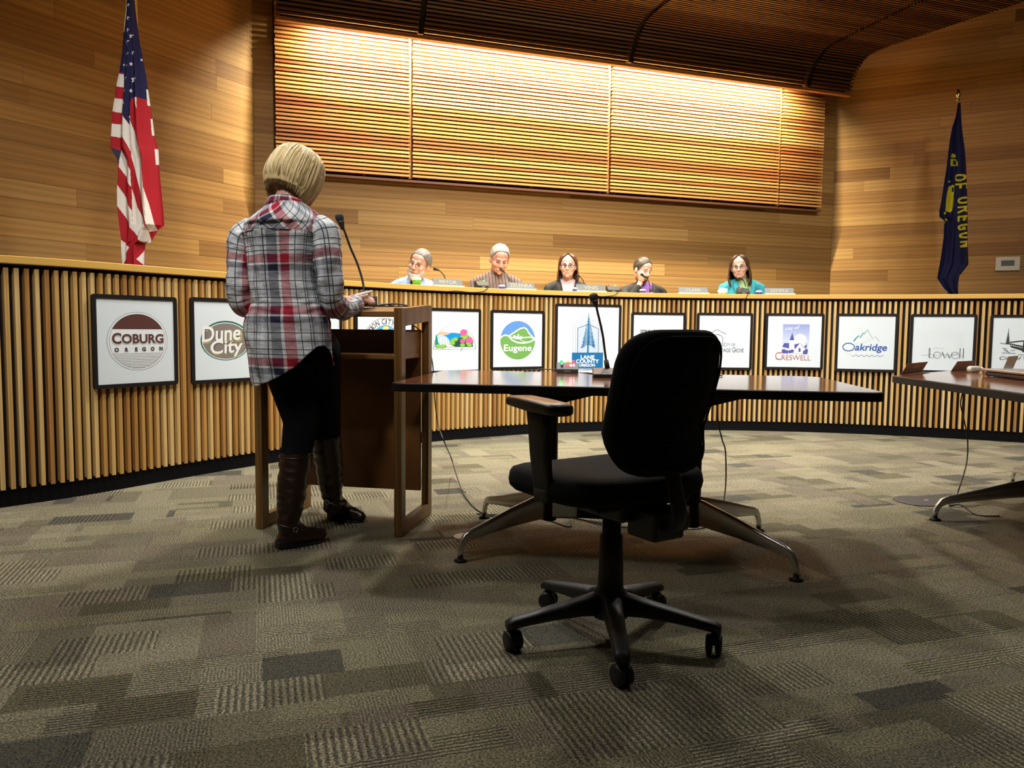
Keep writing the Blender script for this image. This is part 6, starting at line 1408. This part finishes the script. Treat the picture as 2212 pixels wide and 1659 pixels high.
for px_, lab, r in ((1040, 'black timer box with green lamp in front of the moustached man', 0), (1323, 'black timer box with green lamp, right of the centre name plate', 0), (1605, 'black timer box with green lamp in front of the teal cardigan', 0)):
    P, rz, d, n = on_counter(px_ + 0, .06); timer('dais_timer', lab, tuple(P), rz, .115, .07, .062, 'timer boxes on the dais counter', digits=False)
    # its cable over the counter edge
    q = dais_hit(px_ + 8, 640); 
    def cp(dq, out, z): p, dd, nn = dais_at(q + dq); return p + nn * out + Vector((0, 0, z))
    sgn = -1
    cable('timer_cable', 'thin black cable looping over the dais counter edge under the ' + ('leftmost' if px_ < 1100 else 'middle' if px_ < 1400 else 'rightmost') + ' timer box', [cp(.03, -.03, DZ + .006), cp(.02, .012, DZ + .006), cp(.0, .029, DZ - .004), cp(-.04 if px_ < 1500 else -.01, .029, DZ - .03), cp(-.16 if px_ < 1500 else -.03, .028, DZ - (.043 if px_ < 1500 else .05)), cp(-.30 if px_ < 1100 else -.20 if px_ < 1500 else -.03, .028, DZ - .036 if px_ < 1500 else DZ - .07)] + ([cp(-.42, .028, DZ - .046)] if px_ < 1100 else []), .0032)
for px_, col1, col2, lab in ((900, (.12, .42, .04), (.70, .74, .70), 'green travel cup with a white lid in front of the bearded man'), (1084, (.03, .06, .45), (.75, .76, .78), 'small blue and white cup left of the second name plate'), (1243, (.03, .06, .45), (.75, .76, .78), 'small blue and white cup left of the centre name plate'), (1388, (.03, .06, .35), (.78, .78, .80), 'small blue and white cup in front of the man in purple'), (1639, (.03, .05, .35), (.75, .76, .78), 'small blue and white cup left of the rightmost name plate')):
    P, rz, d, n = on_counter(px_, .07); big = px_ == 900; r = .038 if big else .030; h = .070 if big else .040
    t = thing('cup', lab, 'cup', tuple(P), rz, 'cups on the dais counter'); s = MB(); s.lathe([(0, 0), (r * .86, 0), (r, h * .62), (r * .98, h * .64)], 22); s.build('body', mat('cup_body', col1, .35), t)
    s = MB(); s.lathe([(r * 1.02, h * .62), (r * 1.03, h * .70), (r * .85, h * .92), (r * .5, h), (0, h)], 22); s.build('lid', mat('cup_lid', col2, .3), t)
P, rz, d, n = on_counter(1562, .06); t = thing('tissue', 'crumpled white tissue on the dais counter left of the rightmost timer box', 'tissue', tuple(P), rz); s = MB(); s.ell((0, 0, .024), (.045, .03, .026), 22)
s.v = [tuple(Vector(v) * (1 + .45 * mnoise.noise(Vector(v) * 55)) + Vector((0, 0, .004))) for v in s.v]; s.v = [(x, y, max(z, .0005)) for x, y, z in s.v]; s.build('sheet', M_WHITE, t)
def dmic(lab, base_px, pts, ha, hb, Yb):
    P, rz, d, n = on_counter(base_px, .10); b_ = Vector((P.x, P.y, DZ))
    gooseneck('desk_microphone', lab, b_, [b_ + Vector((0, 0, .008))] + pts, ha, hb, 'gooseneck microphones on the dais', basew=(.05, .05, .012), rz=rz, r=.0042, headr=.014)
def yb(px): P, _, _, _ = on_counter(px, .10); return P.y
Yq = yb(965); dmic('black gooseneck microphone beside the bearded man', 965, [at(960, 597, Yq), at(953, 588, Yq - .01), at(948, 584, Yq - .02)], at(949, 584, Yq - .02), at(936, 580, Yq - .04), Yq)
Yq = yb(1100); dmic('black gooseneck microphone in front of the moustached mouth', 1104, [at(1101, 605, Yq + .01), at(1096, 595, Yq + .03), at(1090, 588, Yq + .05)], at(1091, 589, Yq + .05), at(1080, 580, Yq + .08), Yq)
Yq = yb(1264); dmic('black gooseneck microphone beside the reddish haired woman', 1265, [at(1261, 610, Yq), at(1256, 601, Yq - .01), at(1252, 598, Yq - .01)], at(1253, 598, Yq - .01), at(1246, 594, Yq - .02), Yq)
Yq = yb(1404); dmic('black gooseneck microphone in front of the man in purple', 1405, [at(1403, 615, Yq), at(1399, 604, Yq), at(1394, 598, Yq)], at(1395, 600, Yq), at(1384, 591, Yq - .01), Yq)
Yq = yb(1606); dmic('black gooseneck microphone below the chin of the woman in teal', 1612, [at(1610, 616, Yq), at(1606, 606, Yq), at(1603, 603, Yq)], at(1604, 604, Yq), at(1595, 600, Yq - .01), Yq)
# soft dark cable lying on the podium top behind the microphone
t = tag(MB().tube(smoothcurve([(0, 0, 0), (.06, .02, .012), (.12, .01, .014), (.17, -.01, .006)], 6), .0045, 6).build('power_cord', M_CABLE), 'short black cord arching over the podium top right of the microphone base', 'cord'); p = at(806, 662, 3.86); t.location = p
